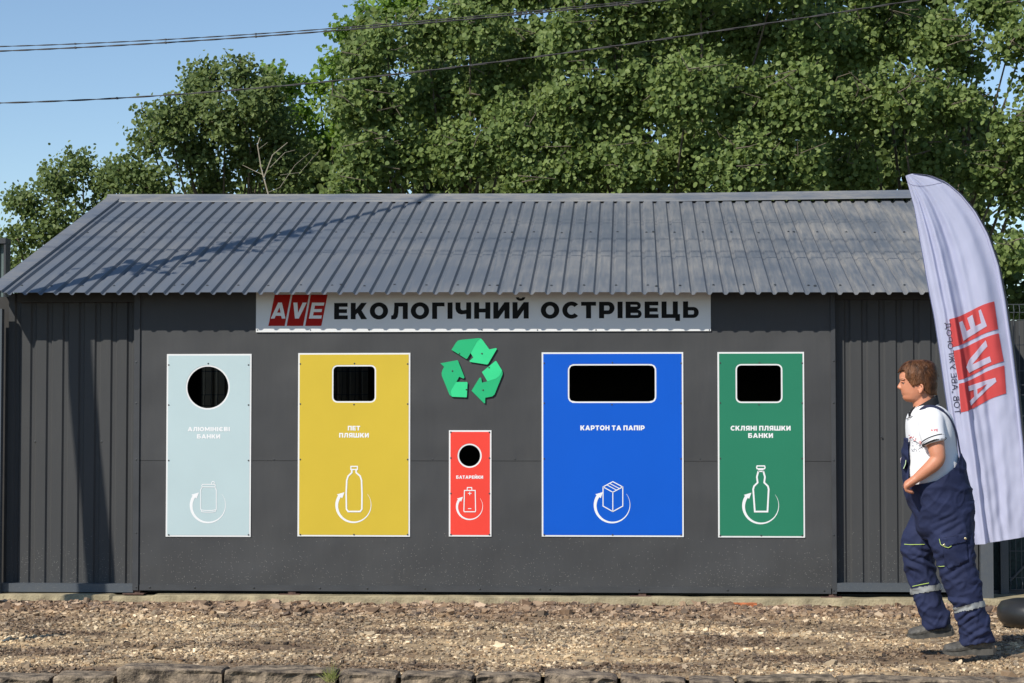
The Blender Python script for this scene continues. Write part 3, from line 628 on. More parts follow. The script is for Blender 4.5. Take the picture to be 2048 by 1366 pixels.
# ------------------------------------------------------------------ kerb stones
KS = [(-60, 97, 1351, 'brown-grey kerb stone cut by the photo corner, beside the gap', .0), (103, 229, 1348, 'short low kerb stone next to the tall grey one', .0), (233, 445, 1333, 'tallest grey kerb stone with a flat raised top', .3), (448, 668, 1337, 'long dark brown kerb stone just left of the grass tuft', .1),
      (676, 792, 1343, 'brown kerb stone just right of the grass tuft', .2), (800, 945, 1346, 'kerb stone below the small red sign', .1), (951, 1081, 1348, 'kerb stone between the red and blue signs', .1), (1087, 1234, 1348, 'purplish kerb stone below the middle of the blue sign', .5),
      (1240, 1372, 1353, 'low purplish kerb stone below the blue sign edge', .5), (1378, 1470, 1358, 'small kerb stone left of the green sign', .2), (1476, 1674, 1354, 'tan kerb stone with pale worn top below the green sign', -.3), (1680, 1994, 1357, 'long brown kerb stone in front of the walking man', .1), (2000, 2130, 1359, 'kerb stone cut by the photo edge past the man', .1)]
for i, (a, b, py, lab, t) in enumerate(KS):
    yk0, yk1 = -4.88, -4.66; zt = atY((a + b) / 2, py, -4.75).z + .006
    x0, x1 = atY(a, py, yk0).x, atY(b, py, yk0).x
    bm = bmesh.new(); box(bm, x0 + .004, x1 - .004, yk0, yk1, -.40, zt)
    n_cut = max(5, int((x1 - x0) / .025))
    bmesh.ops.subdivide_edges(bm, edges=[e for e in bm.edges if abs(e.verts[0].co.x - e.verts[1].co.x) > .05], cuts=n_cut, use_grid_fill=True)
    bmesh.ops.subdivide_edges(bm, edges=[e for e in bm.edges if abs(e.verts[0].co.y - e.verts[1].co.y) > .05], cuts=9, use_grid_fill=True)
    bmesh.ops.subdivide_edges(bm, edges=[e for e in bm.edges if abs(e.verts[0].co.z - e.verts[1].co.z) > .05], cuts=14, use_grid_fill=True)
    cx_, cy_ = (x0 + x1) / 2, (yk0 + yk1) / 2; hx_, hy_ = (x1 - x0) / 2, (yk1 - yk0) / 2
    for v in bm.verts:
        q = v.co + Vector((i * 7.3, 0, 0)); p = v.co
        fx = max(0, abs(p.x - cx_) - (hx_ - .025)) / .025; fy = max(0, abs(p.y - cy_) - (hy_ - .02)) / .02; top_ = max(0, p.z - (zt - .02)) / .02
        if top_ > 0: p.z -= .010 * (fx ** 2 + fy ** 2) * min(1, top_)
        d = Vector((noise.noise(q * 9), noise.noise(q * 9 + Vector((5, 1, 2))), noise.noise(q * Vector((4, 9, 9)) if False else q * 8 + Vector((1, 7, 3)))))
        p += Vector((d.x * .010, d.y * .014, d.z * .010 - (.018 * t * (p.x - cx_) / hx_ if top_ > 0 else 0)))
        if p.z < zt - .025 and p.y < cy_: p.y += .03 * noise.noise(q * 14) + .008
    m = mat('kerb_rock', (.105 + .02 * t, .073, .047 + .04 * t), .85, var=.8, scale=17, bump=1, bscale=80, col2=(.36, .275, .185))
    o = obj('kerb_stone', bm, m, smooth=False); tag(o, lab, 'kerb stone', 'kerb stones along the road edge')
# grass tuft between kerb stones
gt = thing('grass_tuft', 'small dry green grass tuft growing between two kerb stones', 'grass tuft')
M_grass = mat('dry_grass', (.24, .26, .06), .7, var=.4, scale=50); M_straw = mat('straw', (.42, .33, .17), .7, var=.2, scale=50)
rg = random.Random(3)
def blade(bm, base, tip, wd, bend):
    pts = [base.lerp(tip, t) + Vector((0, 0, bend * math.sin(math.pi * t))) for t in (0, .35, .7, 1)]; sd = Vector((1, .3, 0)).normalized() * wd
    vs_ = [(bm.verts.new(p - sd * (1 - t * .9)), bm.verts.new(p + sd * (1 - t * .9))) for p, t in zip(pts, (0, .35, .7, 1))]
    for a, b in zip(vs_, vs_[1:]): bm.faces.new((a[0], a[1], b[1], b[0]))
gb = atY(662, 1364, -4.93)
bm = bmesh.new()
for k in range(70):
    a = rg.uniform(-1.1, .8); L = rg.uniform(.04, .10); base = gb + Vector((rg.uniform(-.02, .02), rg.uniform(-.02, .02), 0))
    blade(bm, base, base + Vector((math.sin(a) * L, rg.uniform(-.03, .03), math.cos(a) * L)), .0016, rg.uniform(0, .008))
for (x, y) in ((641, 1335), (663, 1312), (671, 1313)): blade(bm, gb.copy(), atY(x, y, -4.93), .0015, .002)
obj('blades', bm, M_grass, gt)
bm = bmesh.new()
for k in range(26):
    a = rg.uniform(-1.2, 1.3); L = rg.uniform(.02, .06); base = gb + Vector((rg.uniform(-.02, .03), rg.uniform(-.02, .01), 0))
    blade(bm, base, base + Vector((math.sin(a) * L, rg.uniform(-.03, .02), math.cos(a) * L * .8)), .0018, .004)
obj('dry_blades', bm, M_straw, gt)
#@@PART2
# ------------------------------------------------------------------ trees
def leaf_mat(name, c1, c2, trans=.35):
    m = bpy.data.materials.new(name); m.use_nodes = True; n, l, b = nodes(m)
    geo = n.new('ShaderNodeNewGeometry'); r = n.new('ShaderNodeValToRGB'); l.new(geo.outputs['Random Per Island'], r.inputs[0])
    r.color_ramp.elements[0].color = (*c1, 1); r.color_ramp.elements[1].color = (*c2, 1)
    l.new(r.outputs[0], b.inputs['Base Color']); b.inputs['Roughness'].default_value = .5; b.inputs['Specular IOR Level'].default_value = .2
    tr = n.new('ShaderNodeBsdfTranslucent'); hs = n.new('ShaderNodeHueSaturation'); hs.inputs['Saturation'].default_value = 1.15; hs.inputs['Value'].default_value = 1.6; hs.inputs['Hue'].default_value = .485; l.new(r.outputs[0], hs.inputs['Color']); l.new(hs.outputs[0], tr.inputs[0])
    mx = n.new('ShaderNodeMixShader'); mx.inputs[0].default_value = trans; l.new(b.outputs[0], mx.inputs[1]); l.new(tr.outputs[0], mx.inputs[2]); l.new(mx.outputs[0], n['Material Output'].inputs[0])
    return m
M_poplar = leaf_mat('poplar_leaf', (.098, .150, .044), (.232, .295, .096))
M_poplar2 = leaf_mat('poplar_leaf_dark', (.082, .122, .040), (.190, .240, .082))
M_bright = leaf_mat('maple_leaf', (.11, .19, .030), (.21, .32, .065), .4)
M_bark = mat('bark', (.13, .105, .075), .9, var=.4, scale=12, bump=1, bscale=40, stretch=(1, 1, .3))
M_twig = mat('pale_twig', (.30, .26, .19), .8, var=.2, scale=12)
LV = np.array([(0, 0), (-.34, .12), (-.52, .46), (-.34, .84), (0, 1.04), (.34, .84), (.52, .46), (.34, .12)])
LM = np.array([(0, 0), (-.5, .3), (-.2, .42), (-.42, .8), (0, 1.25), (.42, .8), (.2, .42), (.5, .3)])
def leaf_mesh(name, P, size, m, up=.45, shape=LV, parent=None, fold=.18, outn=None):
    n = len(P); P = np.asarray(P)
    N = rng.normal(0, 1, (n, 3)); N[:, 2] += up; N[:, 1] -= .75; N[:, 0] -= .45
    if outn is not None: N += outn
    N /= np.linalg.norm(N, axis=1)[:, None]
    D = rng.normal(0, 1, (n, 3)); D[:, 2] -= .8; U = D - N * (D * N).sum(1)[:, None]; U /= np.linalg.norm(U, axis=1)[:, None]; W = np.cross(N, U)
    s = size * rng.uniform(.65, 1.2, n)
    V = P[:, None, :] + (W[:, None, :] * shape[None, :, 0:1] + U[:, None, :] * (shape[None, :, 1:2] - .5) + N[:, None, :] * (np.abs(shape[None, :, 0:1]) * fold - .12 * (shape[None, :, 1:2] - .5) ** 2)) * s[:, None, None]
    me = bpy.data.meshes.new(name); me.vertices.add(n * 8); me.vertices.foreach_set('co', V.reshape(-1).astype(np.float32))
    base = np.array([0, 1, 2, 3, 4, 4, 5, 6, 7, 0]); idx = (base[None] + (np.arange(n) * 8)[:, None]).reshape(-1)
    me.loops.add(len(idx)); me.loops.foreach_set('vertex_index', idx.astype(np.int32)); me.polygons.add(n * 2)
    me.polygons.foreach_set('loop_start', np.arange(0, n * 10, 5, dtype=np.int32)); me.update(); me.validate(); me.shade_flat()
    return link(name, me, m, parent)
def tree(name, label, blobs, Y, m, lsize, dens=13, base_px=None, shape=LV, group='leafy trees behind the shed', inner=1.0, spread=.5, seed=0, bare=0, cat='tree'):
    """blobs: (px, py, radius px) of the foliage masses at distance Y"""
    rr = random.Random(seed); ppm = F / (15.3 + Y); B3 = []
    for q in blobs:
        yy = Y + (q[3] if len(q) > 3 else rr.uniform(-.5, .5)); B3.append((atY(q[0], q[1], yy), q[2] / ppm))
    cen = sum((b for b, r in B3), Vector()) / len(B3)
    gx = atY(base_px, 900, Y).x if base_px else cen.x
    t = thing(name, label, cat, group)
    bm = bmesh.new(); fork = Vector((gx * .6 + cen.x * .4, cen.y + .8, 1.4)); base = Vector((gx, cen.y + .8, -.15))
    tube(bm, [base, base.lerp(fork, .5) + Vector((.05, 0, 0)), fork], [.16, .11, .07], 9)
    obj('trunk', bm, M_bark, t)
    bm = bmesh.new(); P = []; O = []
    for b, r in B3:
        mid = fork.lerp(b, .5) + Vector((rr.uniform(-.2, .2), rr.uniform(.3, .6), .1))
        tube(bm, [fork, mid, b], [.035, .018, .008], 6)
        ns = int(dens * 4 * math.pi * r * r * 1.25)
        for k in range(ns):
            d = Vector((rr.gauss(0, 1), rr.gauss(0, 1), rr.gauss(0, 1))).normalized()
            if d.y > .55: d.y *= -1                                   # the far side of the mass is seen by nobody
            lump = .80 + .34 * noise.noise(Vector((b.x * 3, b.z * 3, seed)) + d * 2.1)
            rad = r * lump * (rr.uniform(.88, 1.12) if rr.random() < .72 else rr.uniform(.45, .85))
            tip = b + d * rad; L = rr.uniform(.22, .5) * min(1, r * 1.6)
            dr = (d + Vector((rr.uniform(-.5, .5), rr.uniform(-.5, .5), rr.uniform(-.1, .7)))).normalized()
            st_ = tip - dr * L
            if k % 7 == 0: tube(bm, [b.lerp(st_, .35), st_, tip], [.012, .007, .003], 4)
            nl = int(8 + 34 * L * inner)
            for j in range(nl):
                q = st_ + dr * (L * (j + rr.random()) / nl); o_ = .085 * (1.15 - .5 * j / nl)
                P.append((q.x + rr.gauss(0, o_), q.y + rr.gauss(0, o_), q.z + rr.gauss(0, o_ * .8) - .02)); O.append((d.x * .5, d.y * .5, d.z * .5))
        for k in range(bare):
            d = Vector((rr.gauss(0, .3), -1, rr.gauss(0, .3))).normalized(); a = b + d * r * .85
            pt = [a, a + Vector((rr.uniform(-.15, .15), -.08, rr.uniform(-.04, .10))), a + Vector((rr.uniform(-.3, .3), -.12, rr.uniform(-.05, .2)))]
            tube(bm, pt, [.008, .006, .003], 4)
    obj('limbs', bm, M_bark, t)
    leaf_mesh('crown', P, lsize, m, shape=shape, parent=t, outn=np.array(O)); return len(P)
nl = 0
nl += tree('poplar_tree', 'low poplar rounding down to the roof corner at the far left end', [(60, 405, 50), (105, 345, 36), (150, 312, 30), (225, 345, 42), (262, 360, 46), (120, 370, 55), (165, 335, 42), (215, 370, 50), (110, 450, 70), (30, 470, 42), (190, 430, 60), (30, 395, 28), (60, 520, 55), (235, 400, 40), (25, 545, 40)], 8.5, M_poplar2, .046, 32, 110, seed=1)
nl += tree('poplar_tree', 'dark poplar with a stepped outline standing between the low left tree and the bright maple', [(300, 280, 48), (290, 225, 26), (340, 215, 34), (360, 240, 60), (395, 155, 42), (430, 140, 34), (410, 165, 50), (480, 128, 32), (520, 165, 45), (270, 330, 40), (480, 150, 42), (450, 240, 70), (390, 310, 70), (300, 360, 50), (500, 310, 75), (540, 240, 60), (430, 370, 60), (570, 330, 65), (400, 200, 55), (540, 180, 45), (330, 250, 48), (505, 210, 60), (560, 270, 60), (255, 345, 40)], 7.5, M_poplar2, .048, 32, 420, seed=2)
nl += tree('maple_tree', 'bright yellow-green maple showing between the darker poplars', [(545, 140, 30), (575, 170, 38), (560, 235, 40), (610, 230, 42), (640, 170, 34), (665, 120, 35), (690, 60, 34), (725, 25, 30), (780, 10, 40), (830, 0, 36), (650, 290, 60), (935, -10, 40), (610, 300, 50), (690, 250, 50)], 10.5, M_bright, .078, 18, 640, shape=LM, seed=3)
nl += tree('poplar_tree', 'large green poplar rising above the middle of the roof ridge', [(720, 130, 55), (770, 70, 55), (850, 60, 70), (940, 50, 80), (700, 210, 60), (760, 200, 85), (860, 180, 90), (960, 170, 90), (1050, 90, 90), (720, 310, 75), (820, 310, 85), (930, 300, 90), (1040, 260, 95), (1060, 360, 70), (700, 370, 60), (950, -30, 90), (1060, -40, 90)], 7.0, M_poplar, .053, 28, 850, seed=4, bare=2)
nl += tree('poplar_tree', 'tallest poplar filling the sky behind the right half of the roof', [(1150, 60, 90), (1260, 30, 100), (1380, 40, 100), (1500, 50, 100), (1160, 190, 95), (1270, 180, 100), (1380, 170, 100), (1500, 190, 100), (1150, 320, 90), (1260, 320, 90), (1370, 310, 95), (1480, 320, 95), (1590, 320, 90), (1600, 190, 90), (1610, 60, 90), (1200, -60, 100), (1400, -70, 110), (1560, -60, 100)], 6.2, M_poplar, .055, 27, 1350, seed=5, bare=2)
nl += tree('poplar_tree', 'shady poplar hanging over the fence behind the feather flag', [(1700, 80, 90), (1790, 40, 90), (1880, 70, 80), (1700, 210, 90), (1800, 190, 85), (1700, 330, 80), (1890, 200, 80), (1960, 330, 75), (2020, 90, 50), (1980, 10, 70), (2040, 260, 80), (2030, 390, 60), (1850, 310, 70), (2090, 160, 80), (1750, -50, 100), (1950, -70, 80), (2030, 500, 50), (2050, 330, 60), (1950, 200, 45), (2055, 60, 60), (1935, 120, 50)], 6.8, M_poplar, .056, 25, 1850, seed=6, bare=3)
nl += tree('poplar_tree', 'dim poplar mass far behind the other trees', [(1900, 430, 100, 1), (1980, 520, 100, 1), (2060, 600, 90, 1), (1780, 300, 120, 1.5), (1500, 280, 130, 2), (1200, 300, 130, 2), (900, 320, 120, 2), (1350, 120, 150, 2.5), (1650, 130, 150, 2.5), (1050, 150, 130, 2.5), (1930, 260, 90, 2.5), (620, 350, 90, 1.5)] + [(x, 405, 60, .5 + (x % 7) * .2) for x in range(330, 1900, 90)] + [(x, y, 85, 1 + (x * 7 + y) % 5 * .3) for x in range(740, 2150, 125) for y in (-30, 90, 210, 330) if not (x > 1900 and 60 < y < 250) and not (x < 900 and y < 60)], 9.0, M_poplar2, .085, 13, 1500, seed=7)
bm = bmesh.new()
bm.free()
# bare sapling in front of the dark poplar
bm = bmesh.new(); YS = 4.3
def PS(px, py, dy=0): return atY(px, py, YS + dy)
for pts, r in ((((545, 420), (530, 365), (522, 335), (515, 290), (520, 275)), 4), (((528, 355), (545, 310), (575, 285)), 3), (((527, 350), (505, 340), (485, 330)), 1.8), (((540, 335), (570, 305), (590, 300)), 1.8), (((515, 300), (535, 285)), 1.2), (((536, 385), (560, 375), (590, 330), (620, 305)), 1.5), (((560, 350), (600, 345), (640, 300)), 1.2)):
    tube(bm, [PS(x, y, i * .05) for i, (x, y) in enumerate(pts)], [r / 205 * .42 * (1 - .6 * i / len(pts)) for i in range(len(pts))], 5)
tube(bm, [PS(545, 420), PS(548, 700), PS(550, 1200)], [.009, .02, .03], 6)
o = obj('bare_sapling', bm, M_twig); tag(o, 'leafless pale sapling standing in front of the dark poplar', 'sapling')
# young tree left of the view; its thin trunk throws the bent shadow over wall and roof
yt = thing('young_tree', 'slender young tree beside the left end of the shed', 'tree')
bm = bmesh.new(); tp = [Vector((-5.66, -2.2, -.1)), Vector((-5.90, -2.2, 2.2)), Vector((-6.10, -2.2, 4.0)), Vector((-6.17, -2.2, 5.2)), Vector((-6.22, -2.2, 6.9)), Vector((-6.25, -2.2, 8.2)), Vector((-6.27, -2.2, 9.6))]
tube(bm, tp, [.10, .095, .085, .07, .055, .045, .03], 12)
obj('trunk', bm, M_bark, yt)
P = []; rr = random.Random(5); bm = bmesh.new()
for z, nn, sp in ((5.4, 30, .16), (5.65, 40, .18), (6.4, 30, .15), (6.8, 26, .14), (7.25, 14, .12)):
    for k in range(nn): P.append((-6.19 + rr.gauss(0, sp), -2.2 + rr.gauss(0, sp * .6), z + rr.gauss(0, .07)))
for z in (5.3, 6.3, 7.2): tube(bm, [(-6.2, -2.2, z), (-6.0, -2.25, z + .25), (-5.8, -2.3, z + .35)], [.02, .012, .006], 5)
obj('limbs', bm, M_bark, yt); leaf_mesh('crown', P, .09, M_poplar, parent=yt)
# short post whose shadow tip reaches into the view
bm = bmesh.new(); tube(bm, [(-4.33, -3.75, -.1), (-4.33, -3.75, .98), (-4.33, -3.75, 1.0)], [.045, .045, .03], 14)
o = obj('marker_post', bm, M_rail); tag(o, 'short grey steel post just left of the view', 'post')
open('/tmp/leaves.txt', 'w').write(str(nl))

# ------------------------------------------------------------------ overhead cables
def cable(label, P, r, gap=.011, n=90, clips=0, name='overhead_cable'):
    """P: (px, py, Y) sight points, two strands twisted round each other"""
    xs_ = [p[0] for p in P]; cy = np.polyfit(xs_, [p[1] for p in P], min(3, len(P) - 1)); cY = np.polyfit(xs_, [p[2] for p in P], 1)
    t = thing(name, label, 'cable', 'overhead cables crossing above the shed')
    pts = [atY(x, np.polyval(cy, x), np.polyval(cY, x)) for x in np.linspace(xs_[0], xs_[-1], n * 4)]
    for k in (0, 1):
        q = [p + Vector((0, math.cos(i * .30 + k * math.pi), math.sin(i * .30 + k * math.pi))) * gap for i, p in enumerate(pts)]
        bm = bmesh.new(); tube(bm, q, r, 6); obj('strand', bm, M_cable, t, smooth=True)
    for i in range(clips):
        p = pts[int((i + .5) / clips * len(pts))]; bm = bmesh.new(); box(bm, p.x - .007, p.x + .007, p.y - gap - r * 1.3, p.y + gap + r * 1.3, p.z - gap - r * 1.3, p.z + gap + r * 1.3); obj('clip', bm, M_cable, t)
cable('lowest overhead cable, rising from the left edge across the trees to the top right', [(-120, 206, .3), (0, 207, .1), (250, 198, .1), (512, 177, 0), (760, 150, -.2), (1024, 118, -.4), (1300, 82, -.6), (1560, 45, -.7), (1840, 1, -.8), (2000, -28, -1)], .0036, .0036, clips=9)
cable('upper overhead cable, the higher strand pair of the two at the top left', [(-120, 95, 1.2), (0, 94, 1.2), (350, 78, 1.1), (720, 52, 1.0), (1024, 26, .9), (1300, 0, .8), (1500, -22, .7)], .0028, .003, clips=9)
cable('middle overhead cable running close below the topmost one', [(-120, 106, 1.0), (0, 103, 1.0), (350, 84, .95), (720, 57, .9), (1024, 30, .8), (1300, 4, .7), (1500, -18, .6)], .0042, .003, clips=9)
# a higher pair nearer the street, out of the picture: only its soft shadow falls on the roof
for k, (zz, yy) in enumerate(((10.0, -5.0), (8.95, -4.6))):
    bm = bmesh.new(); tube(bm, [(-16 + i * 1.5, yy - i * .02, zz + .0025 * (i - 10) ** 2) for i in range(22)], .011, 6)
    o = obj('street_cable', bm, M_cable); tag(o, ('upper' if k == 0 else 'lower') + ' of two street cables high above the viewer, out of the view', 'cable')

# ------------------------------------------------------------------ neighbours at both ends
nb = thing('neighbour_shed', 'greenish ribbed metal shed peeping above the roof slope at the far left edge', 'shed'); yN = 2.2
bm = bmesh.new(); pr = rib_profile(WX(-160, 700, yN), WX(12, 700, yN), WX(6, 700, yN), .12, .02); z0, z1 = -.1, atY(5, 488, yN).z
a_ = [bm.verts.new((x, yN - h, z0)) for x, h in pr]; b2 = [bm.verts.new((x, yN - h, z1)) for x, h in pr]
for j in range(len(pr) - 1): bm.faces.new((a_[j], a_[j + 1], b2[j + 1], b2[j]))
obj('wall', bm, mat('green_steel', (.10, .135, .13), .5, var=.15), nb)
bm = bmesh.new(); box(bm, WX(-170, 500, yN), WX(15, 500, yN), yN - .06, yN + .1, z1, z1 + .05); obj('roof', bm, M_trim, nb)
bm = bmesh.new(); box(bm, WX(11, 500, yN), WX(15, 500, yN), yN - .05, yN + .09, -.1, z1 - .002); obj('corner_post', bm, M_trim, nb)
bm = bmesh.new(); box(bm, WX(-30, 900, -.05), WX(3.5, 900, -.05), -.08, -.02, .0, atY(2, 618, -.05).z)
o = obj('fence_post', bm, M_rail); tag(o, 'blue-grey steel post at the left end of the shed', 'post')
fn = thing('mesh_fence', 'dark wire mesh fence panel with green privacy cloth at the right end', 'fence'); yF = .35
def FX(px): return atY(px, 900, yF).x
bm = bmesh.new(); box(bm, FX(1998), FX(2014), yF - .02, yF + .03, -.1, atY(2006, 620, yF).z); obj('post', bm, M_rail, fn)
bm = bmesh.new(); box(bm, FX(1985), FX(2400), yF + .02, yF + .06, -.05, atY(2040, 1181, yF).z); obj('bottom_rail', bm, M_trim, fn)
bm = bmesh.new()
for px in np.arange(2018, 2400, 11.5):
    z = [atY(px, y, yF).z for y in (1180, 1168, 1155, 790, 780, 770, 640, 624, 609)]
    tube(bm, [(FX(px), yF + d, zz) for zz, d in zip(z, (0, -.03, 0, 0, -.025, 0, 0, -.03, 0))], .0028, 5)
for py in (1179, 1155, 1102, 1050, 995, 940, 886, 832, 790, 770, 742, 690, 640, 625, 609): tube(bm, [(FX(2016), yF - .004, atY(2030, py, yF).z), (FX(2400), yF - .004, atY(2030, py, yF).z)], .0026, 5)
obj('wire_mesh', bm, M_rail, fn)
bm = bmesh.new(); tube(bm, [atY(2020, 1162, yF + .08), atY(2075, 1105, yF + .08)], .009, 6); obj('diagonal_brace', bm, M_rail, fn)
bm = bmesh.new(); box(bm, FX(1986), FX(2400), yF + .10, yF + .105, -.1, atY(2040, 790, yF).z); obj('privacy_cloth', bm, mat('green_cloth', (.018, .036, .036), .8, var=.4, scale=40, bump=.5), fn)
bm = bmesh.new(); x0, x1 = WX(1990, 700, 2.6), WX(2500, 700, 2.6); pr = rib_profile(x0, x1, x0, .25, .015)
a_ = [bm.verts.new((x, 2.6 - h, -.1)) for x, h in pr]; b2 = [bm.verts.new((x, 2.6 - h, atY(2040, 641, 2.6).z)) for x, h in pr]
for j in range(len(pr) - 1): bm.faces.new((a_[j], a_[j + 1], b2[j + 1], b2[j]))
o = obj('sheet_fence', bm, M_rib); tag(o, 'grey sheet metal fence standing behind the wire mesh at the right end', 'fence')

# ------------------------------------------------------------------ feather flag
YF = -1.9
fl = thing('feather_flag', 'tall white feather flag with red logo blocks on a black water-filled base', 'flag')
Lp = [(349, 1811), (411, 1828.6), (514, 1847.6), (574, 1858), (628, 1869), (700, 1880), (787, 1891.7), (880, 1906), (960, 1919), (1092, 1938)]
Rp = [(0, 1824, 347), (.03, 1858, 350), (.07, 1893, 364), (.11, 1922, 388), (.16, 1951, 422), (.22, 1977, 468), (.30, 1999, 530), (.38, 2013, 600), (.50, 2027, 695), (.62, 2038, 790), (.75, 2047, 890), (.88, 2053, 985), (1, 2058, 1073)]
def LPX(v): y = 351 + 741 * v; return np.interp(y, [a for a, b in Lp], [b for a, b in Lp]), y
def RPX(v): return np.interp(v, [a for a, b, c in Rp], [b for a, b, c in Rp]), np.interp(v, [a for a, b, c in Rp], [c for a, b, c in Rp])
def folds(u, v):
    f = .026 * math.sin(6.283 * (2.1 * u ** .8 + .05 * math.sin(v * 5)) + .6) * (1.25 - u) * min(1, v * 5 + .15)
    f += (.016 * math.sin(6.283 * (4.6 * u ** .8 + .35 * v)) * (1.1 - u) + .012 * math.sin(6.283 * (7.9 * u ** .75 - .3 * v) + 1) * max(0, 1.05 - u * 1.2)) * min(1, v * 6) + .020 * math.sin(6.283 * (1.7 * u - 1.1 * v)) * u * min(1, v * 3)
    f += .006 * noise.noise(Vector((u * 9, v * 22, 0))) * (.3 + v) + .05 * (u - .5) ** 2
    if v > .93: f += .012 * math.sin(u * 21) * (v - .93) / .07
    return f
def FP(u, v, off=0):
    lx, ly = LPX(v); rx, ry = RPX(v); px, py = lx + (rx - lx) * u, ly + (ry - ly) * u + (7 * math.sin(u * 3.14) * (v - .3) if v > .3 else 0) * 0
    p = atY(px, py, YF); p.y = YF + folds(u, v) - off; return p
NU, NVV = 96, 170
bm = bmesh.new(); gr = [[bm.verts.new(FP(i / NU, (j / NVV) ** 1.0)) for i in range(NU + 1)] for j in range(NVV + 1)]
for j in range(NVV):
    for i in range(NU): bm.faces.new((gr[j][i], gr[j + 1][i], gr[j + 1][i + 1], gr[j][i + 1]))
def cloth_mat(name, c, tr=.35):
    m = mat(name, c, .8, spec=.1, bump=.2, bscale=14, stretch=(1, 1, .6)); n, l, b = nodes(m); t = n.new('ShaderNodeBsdfTranslucent'); t.inputs[0].default_value = (*c, 1); mx = n.new('ShaderNodeMixShader'); mx.inputs[0].default_value = tr
    l.new(b.outputs[0], mx.inputs[1]); l.new(t.outputs[0], mx.inputs[2]); l.new(mx.outputs[0], n['Material Output'].inputs[0]); return m
M_flag = cloth_mat('flag_cloth', (.60, .61, .78)); M_fred = cloth_mat('flag_red', (.62, .085, .085), .2); M_fblk = cloth_mat('flag_black', (.03, .03, .05), .1)  # white flag cloth carries the blue of sky-lit shade in its base colour
obj('banner', bm, M_flag, fl, smooth=True)
def inv(px, py):
    """(u, v) of the cloth point seen at a pixel"""
    lo_, hi = 0.0, 1.0
    for _ in range(40):
        v = (lo_ + hi) / 2; lx, ly = LPX(v); rx, ry = RPX(v); y = ly + (ry - ly) * (px - lx) / max(1e-6, rx - lx)
        lo_, hi = (v, hi) if y < py else (lo_, v)
    return (px - lx) / (rx - lx), v
def on_flag(bm, pts, off, cuts=0):
    """polygon given in pixel positions, laid on the folded cloth"""
    b = bmesh.new(); vs_ = [b.verts.new((x, y, 0)) for x, y in pts]; f_ = b.faces.new(vs_); f_.normal_update()
    bmesh.ops.triangulate(b, faces=b.faces[:], ngon_method='EAR_CLIP')
    for _ in range(cuts):
        lg = [e for e in b.edges if e.calc_length() > 2.4]
        if not lg: break
        bmesh.ops.subdivide_edges(b, edges=lg, cuts=1); bmesh.ops.triangulate(b, faces=b.faces[:])
    b.verts.index_update(); mp = {}
    for v in b.verts:
        u, vv = inv(v.co.x, v.co.y); mp[v] = bm.verts.new(FP(u, vv, off))
    seen = set()
    for f in b.faces:
        k_ = frozenset(v.index for v in f.verts)
        if k_ not in seen and f.calc_area() > 1e-7: seen.add(k_); bm.faces.new([mp[v] for v in f.verts])
    b.free()
def quad(q, s, t):
    (x0, y0), (x1, y1), (x2, y2), (x3, y3) = q   # TL TR BR BL
    t = t + .0; bow = 3.0 * math.sin(math.pi * s) 
    return (x0 * (1 - s) * (1 - t) + x1 * s * (1 - t) + x2 * s * t + x3 * (1 - s) * t, y0 * (1 - s) * (1 - t) + y1 * s * (1 - t) + y2 * s * t + y3 * (1 - s) * t + 2.2 * math.sin(6.283 * s))
QE = [(1898.6, 638.5), (1988.5, 602.7), (1995.8, 658.4), (1903.8, 694.7)]
QV = [(1906, 702), (1996.8, 666.6), (2007, 722.5), (1916, 760.5)]
QA = [(1917, 767.5), (2007.8, 731), (2011.3, 787), (1922, 825)]
bm = bmesh.new()
for q in (QE, QV, QA):
    e = [quad(q, s, 0) for s in np.linspace(0, 1, 9)] + [quad(q, 1, t) for t in (.33, .66)] + [quad(q, s, 1) for s in np.linspace(1, 0, 9)] + [quad(q, 0, t) for t in (.66, .33)]
    on_flag(bm, e, .004, 6)
obj('logo_blocks', bm, M_fred, fl)
bm = bmesh.new()
def LT(q, pts): on_flag(bm, [quad(q, s, t) for s, t in pts], .0075, 5)
LT(QE, [(.20, .20), (.29, .20), (.36, .62), (.44, .60), (.40, .18), (.50, .16), (.54, .60), (.66, .60), (.635, .13), (.68, .12), (.76, .78), (.26, .90)])
LT(QV, [(.22, .66), (.30, .48), (.70, .10), (.71, .32), (.36, .66), (.72, .68), (.73, .88), (.26, .88)])
LT(QA, [(.20, .18), (.78, .33), (.80, .48), (.22, .88), (.20, .70), (.32, .62), (.32, .38), (.20, .36)])
obj('logo_letters', bm, M_flag, fl)
bm = bmesh.new(); on_flag(bm, [quad(QA, s, t) for s, t in [(.40, .42), (.62, .43), (.40, .60)]], .0105, 4); obj('letter_counter', bm, M_fred, fl)
bm = bmesh.new()
ps, W_ = layout('ТОВ „АВЕ УЖГОРОД“', .16, .4, True)
for p in ps:
    q = []
    for a, b in p:
        t = a / W_; bx, by = 1911.0 + (1889.5 - 1911.0) * t, 829 + (641 - 829) * t
        q.append((bx + b * 10.5, by - b * 1.5))
    on_flag(bm, q, .005, 3)
obj('lettering', bm, M_fblk, fl)
bm = bmesh.new(); tube(bm, [FP(u, .012 + .055 * u ** .6, .003) for u in np.linspace(0, .93, 40)], .0012, 4); obj('hem_stitch', bm, mat('stitch', (.30, .28, .38), .8), fl)
bm = bmesh.new(); pole = [FP(1.0, v, -.0) + Vector((.004, 0, 0)) for v in np.linspace(.01, 1, 40)] + [atY(2060, 1150, YF + .012), atY(2062, 1228, YF + .012)]
tube(bm, pole, [.005 + .007 * i / 41 for i in range(42)], 10); obj('pole', bm, M_wire, fl, smooth=True)
bm = bmesh.new(); q = [FP(u, v, 0) for u, v in []]
rows = []
